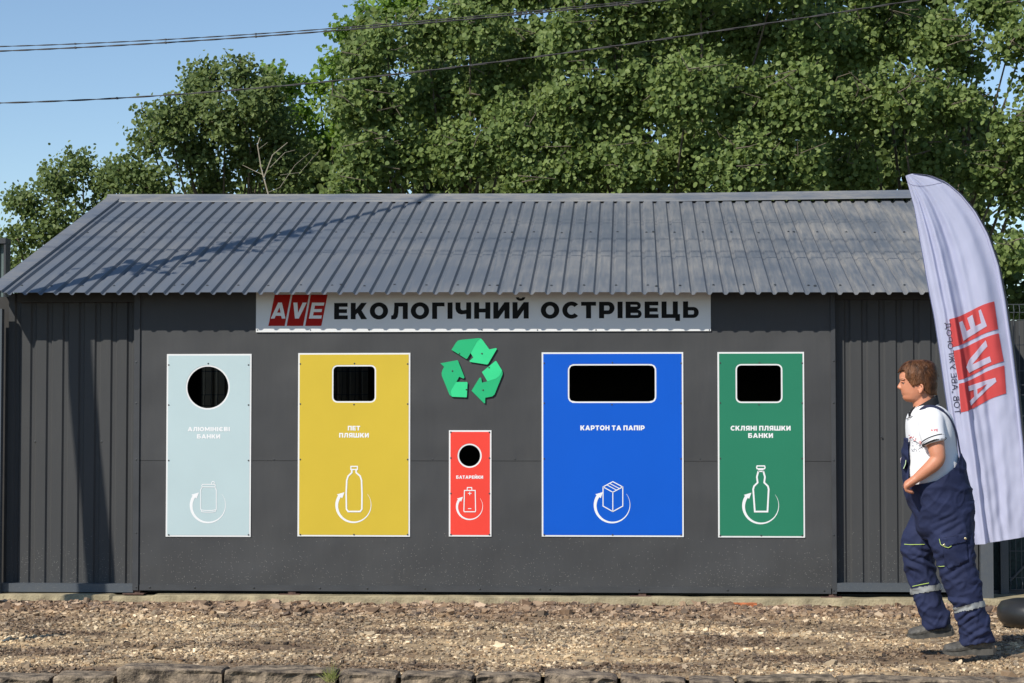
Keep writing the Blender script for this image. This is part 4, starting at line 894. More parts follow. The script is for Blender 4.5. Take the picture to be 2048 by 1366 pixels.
for j in range(81):
    v = .002 + .998 * j / 80; c0 = FP(1.0, v); c1 = FP(max(0, 1 - .055 * min(1, .25 + v * 2)), v); rd = (c0 - c1) / 2; m0 = (c0 + c1) / 2
    rows.append([m0 + rd * math.cos(a) + Vector((0, -1, 0)) * .016 * math.sin(a) for a in [2 * math.pi * k / 12 for k in range(12)]])
loft(bm, rows, False); obj('pole_sleeve', bm, M_flag, fl, smooth=True)
bc = atZ(2058, 1240, .0); bc.y = YF; bm = bmesh.new()
prof = [(.0, .165), (.12, .17), (.20, .168), (.25, .155), (.275, .118), (.280, .07), (.264, .03), (.235, .0), (.10, -.01)]
loft(bm, [[Vector((bc.x + .0 + r * math.cos(a), bc.y + r * math.sin(a), z + .0)) for a in [2 * math.pi * k / 48 for k in range(48)]] for r, z in prof], True)
obj('base', bm, mat('black_plastic', (.022, .022, .022), .38, var=.3, scale=5, bump=.2, bscale=15), fl, smooth=True)

# ------------------------------------------------------------------ the man
YM = -3.72; PM = F / (15.3 + YM)
def M(px, py, dy=0.0): return atY(px, py, YM + dy)
def fuse(bm, voxel, it=3, fac=.5):
    me = bpy.data.meshes.new('tmp'); bmesh.ops.recalc_face_normals(bm, faces=bm.faces[:]); bm.to_mesh(me); bm.free(); o = bpy.data.objects.new('tmp', me); COL.objects.link(o)
    a = o.modifiers.new('r', 'REMESH'); a.mode = 'VOXEL'; a.voxel_size = voxel; b = o.modifiers.new('s', 'SMOOTH'); b.iterations = it; b.factor = fac
    dg = bpy.context.evaluated_depsgraph_get(); r = bpy.data.meshes.new_from_object(o.evaluated_get(dg)); bpy.data.objects.remove(o); bpy.data.meshes.remove(me)
    out = bmesh.new(); out.from_mesh(r); bpy.data.meshes.remove(r); return out
def hrings(secs, n=36, ex=2.3, egg=0.0, grow=0.0, xw=0.0):
    """horizontal sections: (py, x front, x back, half width, dy centre)"""
    R_ = []
    for s in secs:
        py, xf, xb, hw = s[:4]; dc = s[4] if len(s) > 4 else 0
        c = M((xf + xb) / 2, py, dc); hx = (xb - xf) / 2 / PM + grow; hy = hw + grow; r = []
        for k in range(n):
            a = 2 * math.pi * k / n; ca, sa = math.cos(a), math.sin(a)
            x = math.copysign(abs(ca) ** (2 / ex), ca); y = math.copysign(abs(sa) ** (2 / ex), sa)
            y *= 1 - egg * max(0, -x) ** 1.5
            r.append(Vector((c.x + x * hx, c.y + y * hy, c.z)))
        R_.append(r)
    return R_
def limb(bm, pts, n=24, caps=True):
    """(px, py, dy, radius px in the picture plane, half width m)"""
    C_ = [M(p[0], p[1], p[2]) for p in pts]; rg_ = []
    for i, c in enumerate(C_):
        t = (C_[min(i + 1, len(C_) - 1)] - C_[max(i - 1, 0)]).normalized(); u = Vector((t.z, 0, -t.x)).normalized(); v = t.cross(u)
        rg_.append([c + u * math.cos(a) * pts[i][3] / PM + v * math.sin(a) * pts[i][4] for a in [2 * math.pi * k / n for k in range(n)]])
    loft(bm, rg_, caps)
def spl(pts, k=5):
    """Catmull-Rom densify"""
    out = []; P_ = [pts[0]] + list(pts) + [pts[-1]]
    for i in range(1, len(P_) - 2):
        a, b, c, d = (np.array(P_[i + j], float) for j in (-1, 0, 1, 2))
        for q in range(k):
            t = q / k; out.append(tuple(.5 * (2 * b + (c - a) * t + (2 * a - 5 * b + 4 * c - d) * t * t + (3 * b - a - 3 * c + d) * t ** 3)))
    return out + [tuple(pts[-1])]
HX, HY, HZ = (M(1840, 765).x, YM, M(1840, 765).z)
man = thing('person', 'man walking in a white polo shirt and navy bib overalls, hand at his waist', 'person', None)
skin = bpy.data.materials.new('skin'); skin.use_nodes = True; n_, l_, b_ = nodes(skin)
b_.inputs['Base Color'].default_value = (.60, .285, .17, 1); b_.inputs['Roughness'].default_value = .5; b_.inputs['Subsurface Weight'].default_value = .12; b_.inputs['Subsurface Radius'].default_value = (.9, .35, .2); b_.inputs['Subsurface Scale'].default_value = .008
_t = n_.new('ShaderNodeTexNoise'); _t.inputs['Scale'].default_value = 11; _t.inputs['Detail'].default_value = 4; _c = n_.new('ShaderNodeTexCoord'); l_.new(_c.outputs['Object'], _t.inputs[0]); _r = n_.new('ShaderNodeValToRGB'); l_.new(_t.outputs[0], _r.inputs[0])
_r.color_ramp.elements[0].color = (.50, .185, .098, 1); _r.color_ramp.elements[1].color = (.64, .29, .17, 1); l_.new(_r.outputs[0], b_.inputs['Base Color'])
# body: head, neck, trunk, arms, hands, legs grown together into one surface
HEAD = [(723.5, 1829, 1852, .026), (727, 1818, 1861, .046), (733, 1808, 1867, .062), (741, 1802.5, 1870, .071), (750, 1799.5, 1871.5, .075), (757, 1799.3, 1871.5, .076), (762, 1801.2, 1871, .0755), (768, 1801, 1869, .0745), (775, 1801.3, 1866, .072), (781, 1802.4, 1862, .069),
        (786, 1803.6, 1858, .066), (791, 1806, 1855, .062), (795, 1805.6, 1852, .056), (799, 1807.5, 1850, .049), (802.5, 1812, 1848, .036), (804.5, 1818, 1842, .02)]
bm = bmesh.new(); loft(bm, hrings(HEAD, 40, 2.25, .22))
loft(bm, hrings([(786, 1830, 1866, .058), (797, 1827, 1868, .058), (806, 1825.5, 1871, .060), (816, 1827, 1875, .066), (830, 1830, 1882, .075)], 28, 2.0))
def nose(bm):   # wedge from the nasion to the tip
    R_ = []
    for py, xt, xb, hw in ((761, 1801.5, 1806, .005), (766, 1798.8, 1806, .008), (770, 1796.2, 1806, .010), (773.5, 1794.4, 1806, .014), (776, 1795, 1807, .0175), (778.5, 1797.8, 1807, .016), (780, 1801.5, 1807, .010)):
        c = M((xt + xb) / 2, py); hx = (xb - xt) / 2 / PM; R_.append([Vector((c.x + hx * math.cos(a), c.y + hw * math.sin(a), c.z)) for a in [2 * math.pi * k / 16 for k in range(16)]])
    loft(bm, R_)
nose(bm)
for py, x, hw, th in ((785.3, 1804.4, .021, 1.5), (788.6, 1805.2, .019, 1.7)):   # lips
    tube(bm, [M(x + 3.0 * (k / 4) ** 2, py + .3 * (k / 4) ** 2, s * hw * k / 4) for s, k in ((-1, 4), (-1, 3), (-1, 2), (-1, 1), (1, 0), (1, 1), (1, 2), (1, 3), (1, 4))], [th / PM * q for q in (.3, .6, .85, 1, 1, 1, .85, .6, .3)], 8)
for s in (-1, 1):   # brow ridge, cheek, ear
    tube(bm, [M(1801.3, 758.8, s * .010), M(1803, 758, s * .030), M(1808, 759.5, s * .050)], [.0045, .0055, .003], 8)
    tube(bm, [M(1842, 769.5, s * .077), M(1845.3, 771.5, s * .090), M(1845.8, 777, s * .092), M(1843, 783, s * .087), M(1839, 786.5, s * .080)], [.0045, .0055, .0055, .0058, .0062], 8)
    tube(bm, [M(1839.5, 768.8, s * .076), M(1843, 769.2, s * .086), M(1845.3, 771.5, s * .090)], [.004, .005, .0055], 8)
    tube(bm, [M(1841, 773, s * .072), M(1842, 778, s * .074), M(1840, 784, s * .076)], [.009, .009, .008], 8)
    tube(bm, [M(1837.5, 779, s * .076), M(1838.5, 783, s * .079)], [.0035, .0040], 6)
TOR = [(815, 1832, 1878, .10), (823, 1827, 1888, .15), (835, 1824, 1896, .180), (860, 1821, 1901, .185), (900, 1820, 1907, .18), (940, 1820, 1914, .185), (975, 1822, 1926, .185), (1010, 1830, 1938, .18), (1045, 1838, 1938, .17)]
loft(bm, hrings(TOR, 32))
ARM = [(1866, 838, -.165, 19, .05), (1868, 862, -.205, 18, .048), (1871, 888, -.228, 17.2, .046), (1874.5, 905, -.242, 15.5, .042), (1875.5, 917, -.246, 14.4, .040), (1867.5, 928.5, -.245, 14.2, .041), (1856, 938.5, -.240, 12.6, .038), (1843, 949, -.232, 10.8, .032), (1832, 957.5, -.224, 8.8, .028), (1824, 963, -.220, 8.4, .034)]
limb(bm, spl(ARM, 4), 24)
limb(bm, spl([(a, b - 2, -c, d, e) for a, b, c, d, e in ARM], 4), 20)
LEGN = [(1898, 1000, -.09, 44, .09), (1902, 1045, -.10, 38, .085), (1907, 1095, -.10, 30, .075), (1914, 1135, -.10, 22, .055), (1930, 1185, -.10, 21, .055), (1946, 1240, -.10, 14, .042), (1954, 1285, -.10, 11, .036)]
LEGF = [(1884, 1000, .09, 44, .09), (1862, 1050, .11, 36, .085), (1840, 1100, .12, 28, .07), (1842, 1130, .12, 22, .055), (1855, 1180, .12, 21, .052), (1870, 1225, .12, 14, .04), (1878, 1257, .12, 11, .034)]
limb(bm, spl(LEGN, 3)); limb(bm, spl(LEGF, 3))
def hand(bm, s):
    """s = -1 the near (left) hand; the palm rests on the waist, fingers hooked down and back round the waistband"""
    limb(bm, [(1827, 962, s * .222, 7.5, .028), (1821, 965, s * .218, 8.4, .036), (1815, 969, s * .212, 8.0, .042), (1811.5, 973, s * .207, 6.0, .042)], 18)
    for k, (off, ln) in enumerate(((-.036, .92), (-.013, 1.05), (.011, 1.0), (.033, .82))):
        dy = s * (.207 - 0) + off; x0, y0 = 1810.5 + k * .3, 972.5 - k * .4
        pts = [(x0 + 2, y0 - 3), (x0 - .2, y0 + 2), (x0 + 2.3, y0 + 2 + 7.0 * ln), (x0 + 8.0 * ln + 1.5, y0 + 12.0 * ln), (x0 + 14.5 * ln + 1.5, y0 + 13.0 * ln)]
        tube(bm, [M(px, py, dy - s * .004 * i) for i, (px, py) in enumerate(pts)], [.0098, .0098, .0088, .0082, .0068], 10)
    tube(bm, [M(1823, 965, s * .185), M(1817, 969, s * .168), M(1815, 975, s * .160), M(1818, 981, s * .160)], [.012, .0115, .0098, .0078], 10)
hand(bm, -1); hand(bm, 1)
bb = fuse(bm, .0034, 3, .5)
# hooked finger tips stay proud of the trousers
o = obj('body', bb, skin, man, smooth=True)
tag(o, 'sunlit tanned skin of head, neck, arms and hands')
# eyes
for s in (-1, 1):
    bm = bmesh.new(); bmesh.ops.create_uvsphere(bm, u_segments=16, v_segments=10, radius=.0082); 
    for v in bm.verts: v.co += M(1808.2, 766.2, s * .032)
    e = obj('eye', bm, mat('eye_white', (.30, .20, .16), .4), man, smooth=True)
    bm = bmesh.new(); bmesh.ops.create_uvsphere(bm, u_segments=12, v_segments=8, radius=.0050)
    for v in bm.verts: v.co += M(1806.2, 766.2, s * .034)
    obj('iris', bm, mat('iris', (.03, .03, .03), .15), e, smooth=True)
    bm = bmesh.new(); tube(bm, [M(1801.6, 764.6, s * .022), M(1804.5, 763.6, s * .034), M(1810, 765.2, s * .044)], [.0022, .0034, .002], 6)
    obj('eyelid', bm, skin, man, smooth=True)
    bm = bmesh.new(); tube(bm, [M(1800.2, 758.4, s * .012), M(1803, 756.8, s * .032), M(1809, 758.2, s * .051)], [.0016, .0026, .001], 6)
    obj('eyebrow', bm, mat('brow_hair', (.20, .11, .05), .7), man)
# hair
HB = [(1790, 747), (1798, 745.5), (1804, 742), (1810, 742.5), (1811.5, 754), (1816, 760), (1821, 766), (1823.5, 771.5), (1828, 771.8), (1833, 770.5), (1837, 768), (1846, 768), (1848.5, 775), (1849, 781), (1854, 785.5), (1860, 789), (1867, 790), (1880, 789)]
hbx, hby = [a for a, b in HB], [b for a, b in HB]
def topx(v):   # picture column and row of a point of the man
    d = v - CAMP; q = ROT.transposed() @ d; return 1024 + F * q.x / -q.z, 683 - F * q.y / -q.z
secs = spl([(s[0] + 1, s[1] - 1, s[2] + .5, s[3] - .002) for s in [(721, 1829, 1851, .024), (724, 1816, 1861, .044), (729, 1809, 1866, .060), (737, 1802.5, 1869.5, .072), (745, 1799.5, 1871, .078), (753, 1799.5, 1871, .080), (762, 1801, 1871, .080), (770, 1803, 1871, .079), (778, 1803, 1870.5, .077), (785, 1806, 1871, .073), (791, 1809, 1870, .066)]], 4)
bm = bmesh.new(); loft(bm, hrings([s[:4] for s in secs], 90, 2.25, .20))
HN = []
for f in bm.faces: f.normal_update()
kill = []
for f in bm.faces:
    x, y = topx(f.calc_center_median())
    if y > np.interp(x, hbx, hby): kill.append(f)
bmesh.ops.delete(bm, geom=kill, context='FACES')
for v in bm.verts:
    c = Vector((HX, HY, HZ)); d = (v.co - c).normalized(); q = v.co
    st_ = noise.noise(Vector((q.x * 60 + q.z * 25, q.y * 90, q.z * 30))) * .0035 + noise.noise(q * 25) * .004
    v.co += d * (.0005 + st_ * .6)
fc = [f.calc_center_median() for f in bm.faces]; rr = random.Random(11)
M_hair = mat('brown_hair', (.048, .018, .007), .5, var=.5, scale=30, bump=.6, bscale=160, col2=(.165, .064, .022), stretch=(1, 1, .35), spec=.3)
o = obj('hair', bm, M_hair, man, smooth=True); sm = o.modifiers.new('t', 'SOLIDIFY'); sm.thickness = .006; sm.offset = -1
bm = bmesh.new(); c = Vector((HX, HY, HZ))
for k in range(1500):
    p = rr.choice(fc); d = (p - c).normalized(); x, y = topx(p)
    fr = max(0, min(1, (1835 - x) / 40)); g_ = Vector((-.7 * fr + .35 * (1 - fr), d.y * .5, -.8)); tg = (g_ - d * g_.dot(d)).normalized()
    tg = (tg + Vector((rr.gauss(0, .22), rr.gauss(0, .22), rr.gauss(0, .15)))).normalized(); L = rr.uniform(.018, .034); sd = tg.cross(d).normalized() * rr.uniform(.0008, .0018)
    q = [p + d * .001, p + tg * L * .5 + d * .0042, p + tg * L + d * .0015]
    x2, y2 = topx(q[2])
    if y2 > np.interp(x2, hbx, hby) + 1.5: continue
    a = [(bm.verts.new(z - sd * w_), bm.verts.new(z + sd * w_)) for z, w_ in zip(q, (1, .9, .25))]
    for m0, m1 in zip(a, a[1:]): bm.faces.new((m0[0], m0[1], m1[1], m1[0]))
obj('hair_strands', bm, M_hair, man)
# polo shirt
M_shirt = mat('white_cotton', (.80, .79, .80), .85, spec=.15, bump=.25, bscale=14)
SH = [(811, 1834, 1876, .088), (817, 1827, 1886, .135), (826, 1820, 1896, .178), (840, 1816, 1903, .195), (862, 1815, 1908, .20), (890, 1815, 1912, .198), (920, 1815, 1917, .198), (950, 1812, 1926, .205), (975, 1816, 1935, .205), (995, 1822, 1940, .20)]
bm = bmesh.new(); loft(bm, hrings(spl(SH, 3), 44, 2.4))
SLV = [(1860, 832, -.125, 24, .06), (1863, 844, -.175, 26.5, .062), (1863.5, 862, -.208, 25.5, .064), (1866.5, 877, -.226, 23.5, .064), (1869, 885, -.23, 23, .064)]
for s in (1, -1): limb(bm, spl([(a, b, c * s, d, e) for a, b, c, d, e in SLV], 4), 28)
bb = fuse(bm, .006, 5, .6)
for v in bb.verts:
    q = v.co; x, y = topx(q)
    f = noise.noise(Vector((q.x * 5 + q.z * 7, q.y * 5, q.z * 4 - q.x * 8))) * .007 + noise.noise(Vector((q.x * 16, q.y * 14, q.z * 9))) * .0025
    v.co += v.normal * f
_bx = [(1790, 985), (1829, 975), (1874, 968), (1914, 940), (1921, 925), (1945, 915)]
kill = []
for f in bb.faces:
    x, y = topx(f.calc_center_median())
    if y > np.interp(x, [a for a, b in _bx], [b for a, b in _bx]) + 8: kill.append(f)
bmesh.ops.delete(bb, geom=kill, context='FACES')
from mathutils.bvhtree import BVHTree
TREE_S = BVHTree.FromBMesh(bb)
o = obj('polo_shirt', bb, M_shirt, man, smooth=True)
def band(bm, pts, k=0, n=28): limb(bm, pts, n, True)
for s in (1, -1):
    for (o1, w1, mm, g_) in ((0, 3.4, M_black, .9), (3.0, 2.0, M_shirt, 1.1), (5.2, 2.0, M_black, 1.2)):
        bm = bmesh.new(); a = (1868.6 - .36 * o1, 884.2 - .93 * o1); ex = 23.6
        limb(bm, [(a[0] + .18 * w1, a[1] + w1 * .46, -.23 * s, ex + g_, .064 + .004), (a[0] - .18 * w1, a[1] - w1 * .46, -.228 * s, ex + g_, .064 + .004)], 30, False); obj('sleeve_trim', bm, mm, man)
# black collar with thin white lines, and the open neck flap
M_collar = mat('black_cotton', (.018, .018, .02), .8, spec=.2, bump=.3, bscale=60)
def neckring(px, py, tx, hw, tilt, n=32): return [M(px + tx * math.cos(a) , py - tilt * math.cos(a), hw * math.sin(a)) for a in [2 * math.pi * k / n for k in range(n)]]
bm = bmesh.new(); loft(bm, [neckring(1850, 805, 23.5, .070, 15), neckring(1849, 811, 25.5, .078, 15), neckring(1847.5, 819, 29, .098, 14.5), neckring(1847, 821.5, 30, .104, 14)], False)
o = obj('collar', bm, M_collar, man, smooth=True); sm = o.modifiers.new('t', 'SOLIDIFY'); sm.thickness = .004
for k, (dd, g_) in enumerate(((0, 0), (3.6, .008))):
    bm = bmesh.new(); r_ = neckring(1847, 821.8 + dd * .6, 30.4 + dd, .105 + g_, 13.5); tube(bm, r_ + [r_[0]], .0022, 5); obj('collar_trim', bm, M_shirt if k == 0 else M_collar, man)
bm = bmesh.new(); loft(bm, [[M(1829, 812, -.03), M(1829, 812, .03), M(1833, 816, .03), M(1833, 816, -.03)], [M(1816, 826, -.05), M(1816, 826, .05), M(1822, 834, .05), M(1822, 834, -.05)], [M(1818, 838, -.03), M(1818, 838, .03), M(1822, 842, .03), M(1822, 842, -.03)]]); obj('collar_flap', bm, M_collar, man)
# trousers with bib
M_navy = mat('navy_twill', (.020, .026, .066), .8, var=.18, scale=9, spec=.2, bump=.4, bscale=22)
TR = [(868, 1811, 1890, .15), (890, 1810, 1908, .19), (925, 1809, 1924, .215), (955, 1809, 1932, .220), (985, 1813, 1940, .214), (1010, 1822, 1943, .208), (1035, 1832, 1943, .200), (1060, 1838, 1944, .19), (1075, 1850, 1940, .16)]
bm = bmesh.new(); loft(bm, hrings(spl(TR, 3), 48, 2.4))
TN = [(1895, 1010, -.10, 50, .10), (1899, 1045, -.105, 44, .10), (1904, 1085, -.11, 38.5, .098), (1911.5, 1130, -.11, 35, .09), (1925.5, 1175, -.108, 32, .080), (1939, 1215, -.105, 28.5, .074), (1948, 1248, -.10, 28, .071), (1954, 1286, -.10, 32, .075)]
TF = [(1880, 1010, .10, 48, .10), (1858, 1050, .115, 38, .098), (1842, 1085, .125, 35, .094), (1837, 1112, .13, 30, .085), (1843, 1145, .13, 27, .076), (1852.5, 1185, .128, 25, .072), (1864, 1220, .125, 24.5, .068), (1875, 1253, .12, 25.5, .068)]
limb(bm, spl(TN, 4), 30); limb(bm, spl(TF, 4), 30)
bb = fuse(bm, .0055, 4, .6)
TB_ = [(1790, 876), (1816.5, 876), (1817.8, 966), (1829, 969.5), (1850, 966.5), (1874, 961), (1895, 947), (1910, 934), (1917, 922), (1921, 908), (1945, 900)]
tbx, tby = [a for a, b in TB_], [b for a, b in TB_]
for v in bb.verts:
    q = v.co; x, y = topx(q); kk = 1.0
    f = noise.noise(Vector((q.x * 7 + q.z * 5, q.y * 6, q.z * 6 - q.x * 6))) * .009
    r1 = .28 - abs(noise.noise(Vector((q.x * 6 - q.z * 4.5, q.y * 5, q.z * 8 + q.x * 7)))); r2 = .25 - abs(noise.noise(Vector((q.x * 13 + q.z * 4, q.y * 9 + 4, q.z * 13 - q.x * 9))))
    f += (max(0, r1) * .045 + max(0, r2) * .022) * (.5 + .5 * min(1, max(0, (y - 1040) / 60)))
    for (kx, ky, rr_, am) in ((1840, 1118, 34, .010), (1905, 1128, 40, .009), (1950, 1268, 26, .012), (1872, 1240, 22, .008), (1900, 1050, 34, .007), (1935, 1232, 24, .010)):
        d = math.hypot(x - kx, y - ky) / rr_
        if d < 1.4: f += .55 * am * math.exp(-d * d * 1.5) * math.sin((y - ky) * .36 + (x - kx) * (.22 if kx > 1890 else -.20) + 3 * noise.noise(q * 9))
    v.co += v.normal * f
kill = []
for f in bb.faces:
    c_ = f.calc_center_median(); x, y = topx(c_)
    if y < np.interp(x, tbx, tby) or (y < 955 and x < 1819 and abs(c_.y - YM) > .12): kill.append(f)
    elif f.normal.z < -.93 and y > 1240: kill.append(f)
bmesh.ops.delete(bb, geom=kill, context='FACES')
for v in bb.verts:
    if v.is_boundary:
        x, y = topx(v.co); d = y - np.interp(x, tbx, tby)
        if abs(d) < 4 and x > 1820: v.co.z += d / PM
from mathutils.bvhtree import BVHTree
TREE_P = BVHTree.FromBMesh(bb)
def on_mesh(tree_, px, py, off):
    d = ray(px, py).normalized(); h = tree_.ray_cast(CAMP, d)
    return (h[0] - d * off) if h[0] is not None else M(px, py, -.2)
def copy_faces(name, test, m, off):
    b = bb.copy(); bmesh.ops.delete(b, geom=[f for f in b.faces if not test(f.calc_center_median())], context='FACES')
    for v in b.verts: v.normal_update()
    for v in b.verts: v.co += v.normal * off
    return obj(name, b, m, man, smooth=True)
def leg_band(cx_, cy_, slope, hgt, sgn, x0_, x1_):
    def t(c):
        x, y = topx(c); return abs((y - cy_) - slope * (x - cx_)) < hgt / 2 and x0_ < x < x1_ and (c.y - YM) * sgn > -.015
    return t
M_refl = mat('reflective_tape', (.27, .28, .28), .6, var=.15, scale=20)
copy_faces('reflective_band', leg_band(1938, 1214, -.24, 12, -1, 1895, 1985), M_refl, .0065)
copy_faces('reflective_band', leg_band(1852, 1178, -.17, 12, 1, 1815, 1890), M_refl, .0065)
o = obj('bib_overalls', bb, M_navy, man, smooth=True); sm = o.modifiers.new('t', 'SOLIDIFY'); sm.thickness = .003; sm.offset = 1
def flatband(name, pts, wv, th, m, lab=None):
    """strap: flat strip along points, wv half width vector list"""
    bm = bmesh.new(); P_ = [M(*p) for p in pts]; rg_ = []
    for i, p in enumerate(P_):
        t = (P_[min(i + 1, len(P_) - 1)] - P_[max(i - 1, 0)]).normalized(); w_ = Vector(wv[i] if isinstance(wv, list) else wv); w_ = w_ - t * w_.dot(t); nn = t.cross(w_).normalized() * th
        rg_.append([p - w_ - nn, p + w_ - nn, p + w_ + nn, p - w_ + nn])
    loft(bm, rg_); return obj(name, bm, m, man)
M_strap = mat('strap_web', (.016, .022, .060), .75, var=.1)
for s in (1, -1):
    flatband('strap', spl([(1842, 817, -.10 * s), (1850, 813.5, -.118 * s), (1860, 812.5, -.135 * s), (1876, 815.5, -.140 * s), (1893, 827, -.135 * s), (1905, 845, -.118 * s), (1913.5, 868, -.095 * s), (1918.5, 895, -.075 * s), (1924, 925, -.06 * s)], 3), (.004, .024, .004), .004, M_strap)
# piping, cargo pocket
M_pipe = mat('lime_piping', (.42, .56, .14), .6)
def piping(pts, r=.0020, m=None, tr=None):
    P_ = []
    for (xa, ya), (xb, yb) in zip(pts, pts[1:]):
        for k in range(5): P_.append(on_mesh(tr or TREE_P, xa + (xb - xa) * k / 5, ya + (yb - ya) * k / 5, .006))
    P_.append(on_mesh(tr or TREE_P, *pts[-1], .006)); bm = bmesh.new(); tube(bm, P_, r, 6); return obj('piping', bm, m or M_pipe, man)
piping([(1808.5, 1088.4), (1820, 1089.3), (1849, 1088.8)]); piping([(1825, 1172.8), (1845, 1168.5), (1858, 1166)]); piping([(1874.5, 1132), (1882, 1133), (1889, 1132.4)])
def patch(name, pts, off, th, m):
    c = (sum(p[0] for p in pts) / len(pts), sum(p[1] for p in pts) / len(pts)); bm = bmesh.new(); b = bmesh.new()
    f_ = b.faces.new([b.verts.new((x, y, 0)) for x, y in pts]); f_.normal_update(); bmesh.ops.triangulate(b, faces=b.faces[:], ngon_method='EAR_CLIP')
    for _ in range(3): bmesh.ops.subdivide_edges(b, edges=[e for e in b.edges if e.calc_length() > 6], cuts=1); bmesh.ops.triangulate(b, faces=b.faces[:])
    mp = {v: bm.verts.new(on_mesh(TREE_P, v.co.x, v.co.y, off)) for v in b.verts}
    for f in b.faces: bm.faces.new([mp[v] for v in f.verts])
    b.free(); o = obj(name, bm, m, man, smooth=True); s_ = o.modifiers.new('t', 'SOLIDIFY'); s_.thickness = th; s_.offset = 0; return o
patch('cargo_pocket', [(1884, 1080), (1933, 1072), (1937, 1122), (1922, 1130), (1896, 1138), (1890, 1128)], .006, .004, M_navy)
patch('pocket_flap', [(1878.5, 1078), (1900, 1073), (1920, 1069), (1935, 1065.5), (1936.5, 1082), (1925, 1085), (1905, 1090), (1897, 1095), (1889, 1093.5), (1881, 1089)], .012, .004, M_navy)
def flap_line(pts, r, m):
    bm = bmesh.new(); tube(bm, [on_mesh(TREE_P, x, y, .0155) for x, y in pts], r, 6); return obj('piping', bm, m, man)
flap_line([(1878.5, 1077.5), (1880, 1084), (1881.5, 1089), (1889, 1093.5), (1897, 1095.5), (1903, 1092)], .0020, M_pipe)
flap_line([(1878.5, 1077.8), (1890, 1075), (1910, 1071), (1934, 1065.8)], .0014, M_strap)
for x, y in ((1888.3, 1090.2), (1931, 1077)):
    bm = bmesh.new(); bmesh.ops.create_uvsphere(bm, u_segments=12, v_segments=8, radius=.0075); c_ = on_mesh(TREE_P, x, y, .015)
    for v in bm.verts: v.co = Vector((v.co.x, v.co.y * .5, v.co.z)) + c_
    obj('pocket_stud', bm, mat('brass', (.75, .62, .36), .3, metal=.9), man, smooth=True)
# chest pocket pouch with badge, standing proud of the bib
bm = bmesh.new(); a_ = [(1802.5, 915), (1808, 913), (1812, 920), (1811.5, 928), (1807.5, 938), (1803.5, 934), (1801, 924)]
loft(bm, [[M(x, y, -.115) for x, y in a_], [M(x, y, -.02) for x, y in a_]]); obj('chest_pocket', bm, M_navy, man)
bm = bmesh.new(); tube(bm, [M(1811.8, 920, -.118), M(1811, 928, -.118), M(1807, 937.5, -.118)], .0018, 6); obj('piping', bm, mat('pale_piping', (.6, .78, .45), .6), man)
bm = bmesh.new(); a_ = [(1800.2, 917), (1803, 914), (1806, 917), (1803.5, 923), (1801, 926)]; loft(bm, [[M(x, y, -.10) for x, y in a_], [M(x, y, -.04) for x, y in a_]]); obj('badge', bm, mat('badge_pink', (.72, .42, .42), .6, var=.6, scale=120, col2=(.8, .8, .8)), man)
# embroidery on the chest and small lettering on the sleeve
def sh_surf(px, py, off=0.0):
    ys_ = [p[0] for p in SH]; xf = np.interp(py, ys_, [p[1] for p in SH]); xb = np.interp(py, ys_, [p[2] for p in SH]); hw = np.interp(py, ys_, [p[3] for p in SH]); cx = (xf + xb) / 2; k = min(.995, abs(px - cx) / ((xb - xf) / 2))
    return M(px, py, -hw * (1 - k ** 2.4) ** (1 / 2.4) - off)
M_emb1 = mat('embroidery_dark', (.06, .06, .09), .8); M_emb2 = mat('embroidery_red', (.55, .10, .09), .8)
rr = random.Random(4)
for m_, nn in ((M_emb1, 46), (M_emb2, 20)):
    bm = bmesh.new()
    for k in range(nn):
        row = rr.choice((0, 0, 1, 2)); x = rr.uniform(1818, 1845); y = {0: 878 + (x - 1818) * .55, 1: 887 + (x - 1818) * .25, 2: 899 + rr.uniform(-1, 1)}[row] + rr.uniform(-4, 4); L = rr.uniform(.8, 2.2); a = rr.choice((.8, -.8, 0, .8, -.8))
        if m_ is M_emb2: y = 873 + (x - 1818) * .5 + rr.uniform(-3, 3)
        dx, dy_ = L * math.cos(a), L * math.sin(a); p, q = on_mesh(TREE_S, x - dx, y - dy_, .0008), on_mesh(TREE_S, x + dx, y + dy_, .0008); tube(bm, [p, q], .0012 if m_ is M_emb1 else .0018, 4)
    obj('embroidery', bm, m_, man)
bm = bmesh.new(); ps, W_ = layout('AVE', .2)
for p in ps:
    q = []
    for a, b in p:
        x = 1861.5 + a / W_ * 14; y = 862.8 - b * 4.6 - .6; q.append(on_mesh(TREE_S, x, y, .003))
    addpoly(bm, q)
flat('lettering', bm, mat('pink_thread', (.75, .18, .18), .7), man)
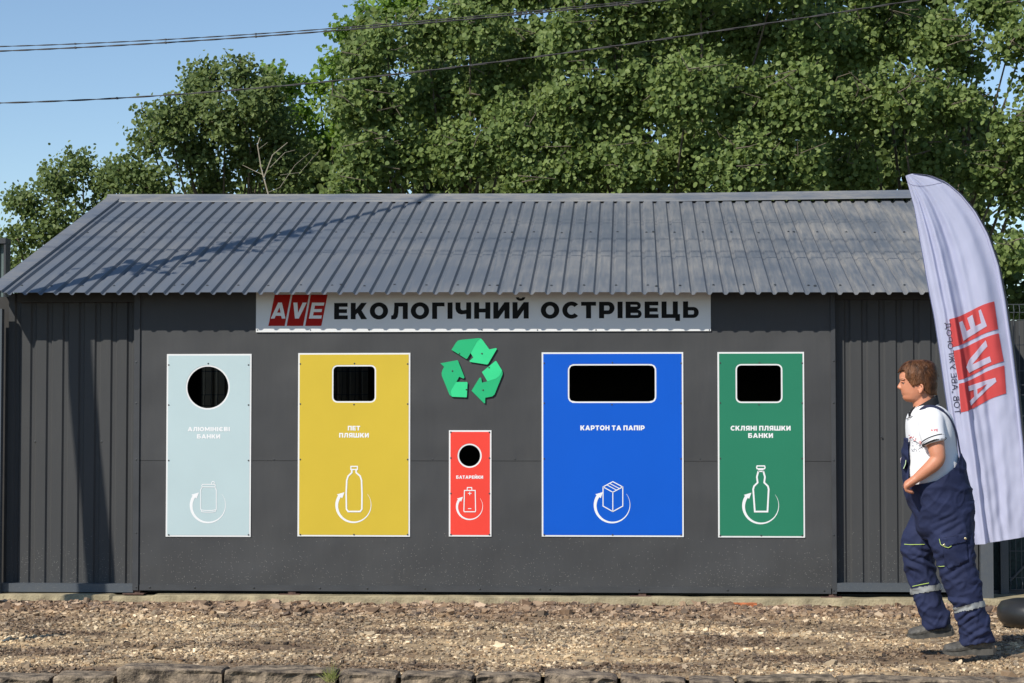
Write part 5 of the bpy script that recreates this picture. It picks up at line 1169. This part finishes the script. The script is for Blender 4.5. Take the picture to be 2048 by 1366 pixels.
# safety shoes
M_shoe = mat('shoe_leather', (.055, .052, .047), .6, var=.4, scale=18, bump=.6, bscale=60, col2=(.11, .10, .085)); M_sole = mat('shoe_sole', (.075, .07, .06), .8, var=.4, scale=30)
def shoe(secs, dy, sole, dn=0):
    secs = [(a, b + dn, c + dn, d) for a, b, c, d in secs]; sole = [(a, b + dn, c + dn, d) for a, b, c, d in sole]
    g_ = thing('x', '', '') if False else None
    bm = bmesh.new(); R_ = []
    for x, yt_, yb2, hw in secs:
        top, bot = M(x, yt_, dy), M(x, yb2, dy); h = (top.z - bot.z); r = []
        for k in range(24):
            a = 2 * math.pi * k / 24; ca, sa = math.cos(a), math.sin(a); r.append(Vector((top.x, top.y + hw * math.copysign(abs(ca) ** .75, ca) * (1 - .38 * max(0, sa)), bot.z + h / 2 + h / 2 * math.copysign(abs(sa) ** .7, sa))))
        R_.append(r)
    loft(bm, R_); bb = fuse(bm, .004, 3); o = obj('shoe', bb, M_shoe, man, smooth=True)
    bm = bmesh.new(); R_ = []
    for x, yt_, yb2, hw in sole:
        a, b = M(x, yt_, dy), M(x, yb2, dy); R_.append([Vector((a.x, a.y + q * hw, z)) for q, z in ((-1, a.z), (-.6, a.z), (.6, a.z), (1, a.z), (1, b.z), (.6, b.z), (-.6, b.z), (-1, b.z))])
    loft(bm, R_); obj('sole', bm, M_sole, o)
shoe([(1886.5, 1294, 1302, .018), (1889, 1288, 1303.5, .034), (1896, 1284.5, 1304, .044), (1908, 1281.5, 1304, .050), (1922, 1279, 1303, .048), (1936, 1272, 1302, .042), (1950, 1264, 1301, .040), (1966, 1262, 1301, .038), (1980, 1268, 1301, .036), (1988, 1284, 1301, .028), (1990, 1292, 1300, .016)], -.10,
     [(1886, 1299.5, 1303, .020), (1889, 1299.5, 1305, .037), (1900, 1300.5, 1307, .049), (1915, 1300, 1307.5, .053), (1930, 1297.5, 1306.5, .047), (1942, 1295, 1305, .042), (1950, 1294, 1306.8, .042), (1970, 1294, 1306.5, .042), (1984, 1294.5, 1305.5, .038), (1991, 1295, 1302, .022)], 2.5)
shoe([(1815.5, 1264, 1271, .018), (1818, 1259, 1273, .034), (1825, 1255, 1273, .044), (1836, 1252, 1273, .048), (1850, 1247, 1272, .044), (1864, 1240, 1271, .040), (1880, 1238, 1269, .038), (1894, 1240, 1268, .036), (1903, 1250, 1267, .030), (1907, 1258, 1267, .016)], .12,
     [(1815, 1269, 1272, .020), (1819, 1269.5, 1275, .037), (1830, 1269.5, 1276.5, .049), (1845, 1267.5, 1276, .050), (1858, 1264.5, 1274, .043), (1868, 1262.5, 1273.6, .041), (1888, 1261, 1272.5, .040), (1901, 1261.5, 1271, .037), (1908, 1262.5, 1268, .022)])
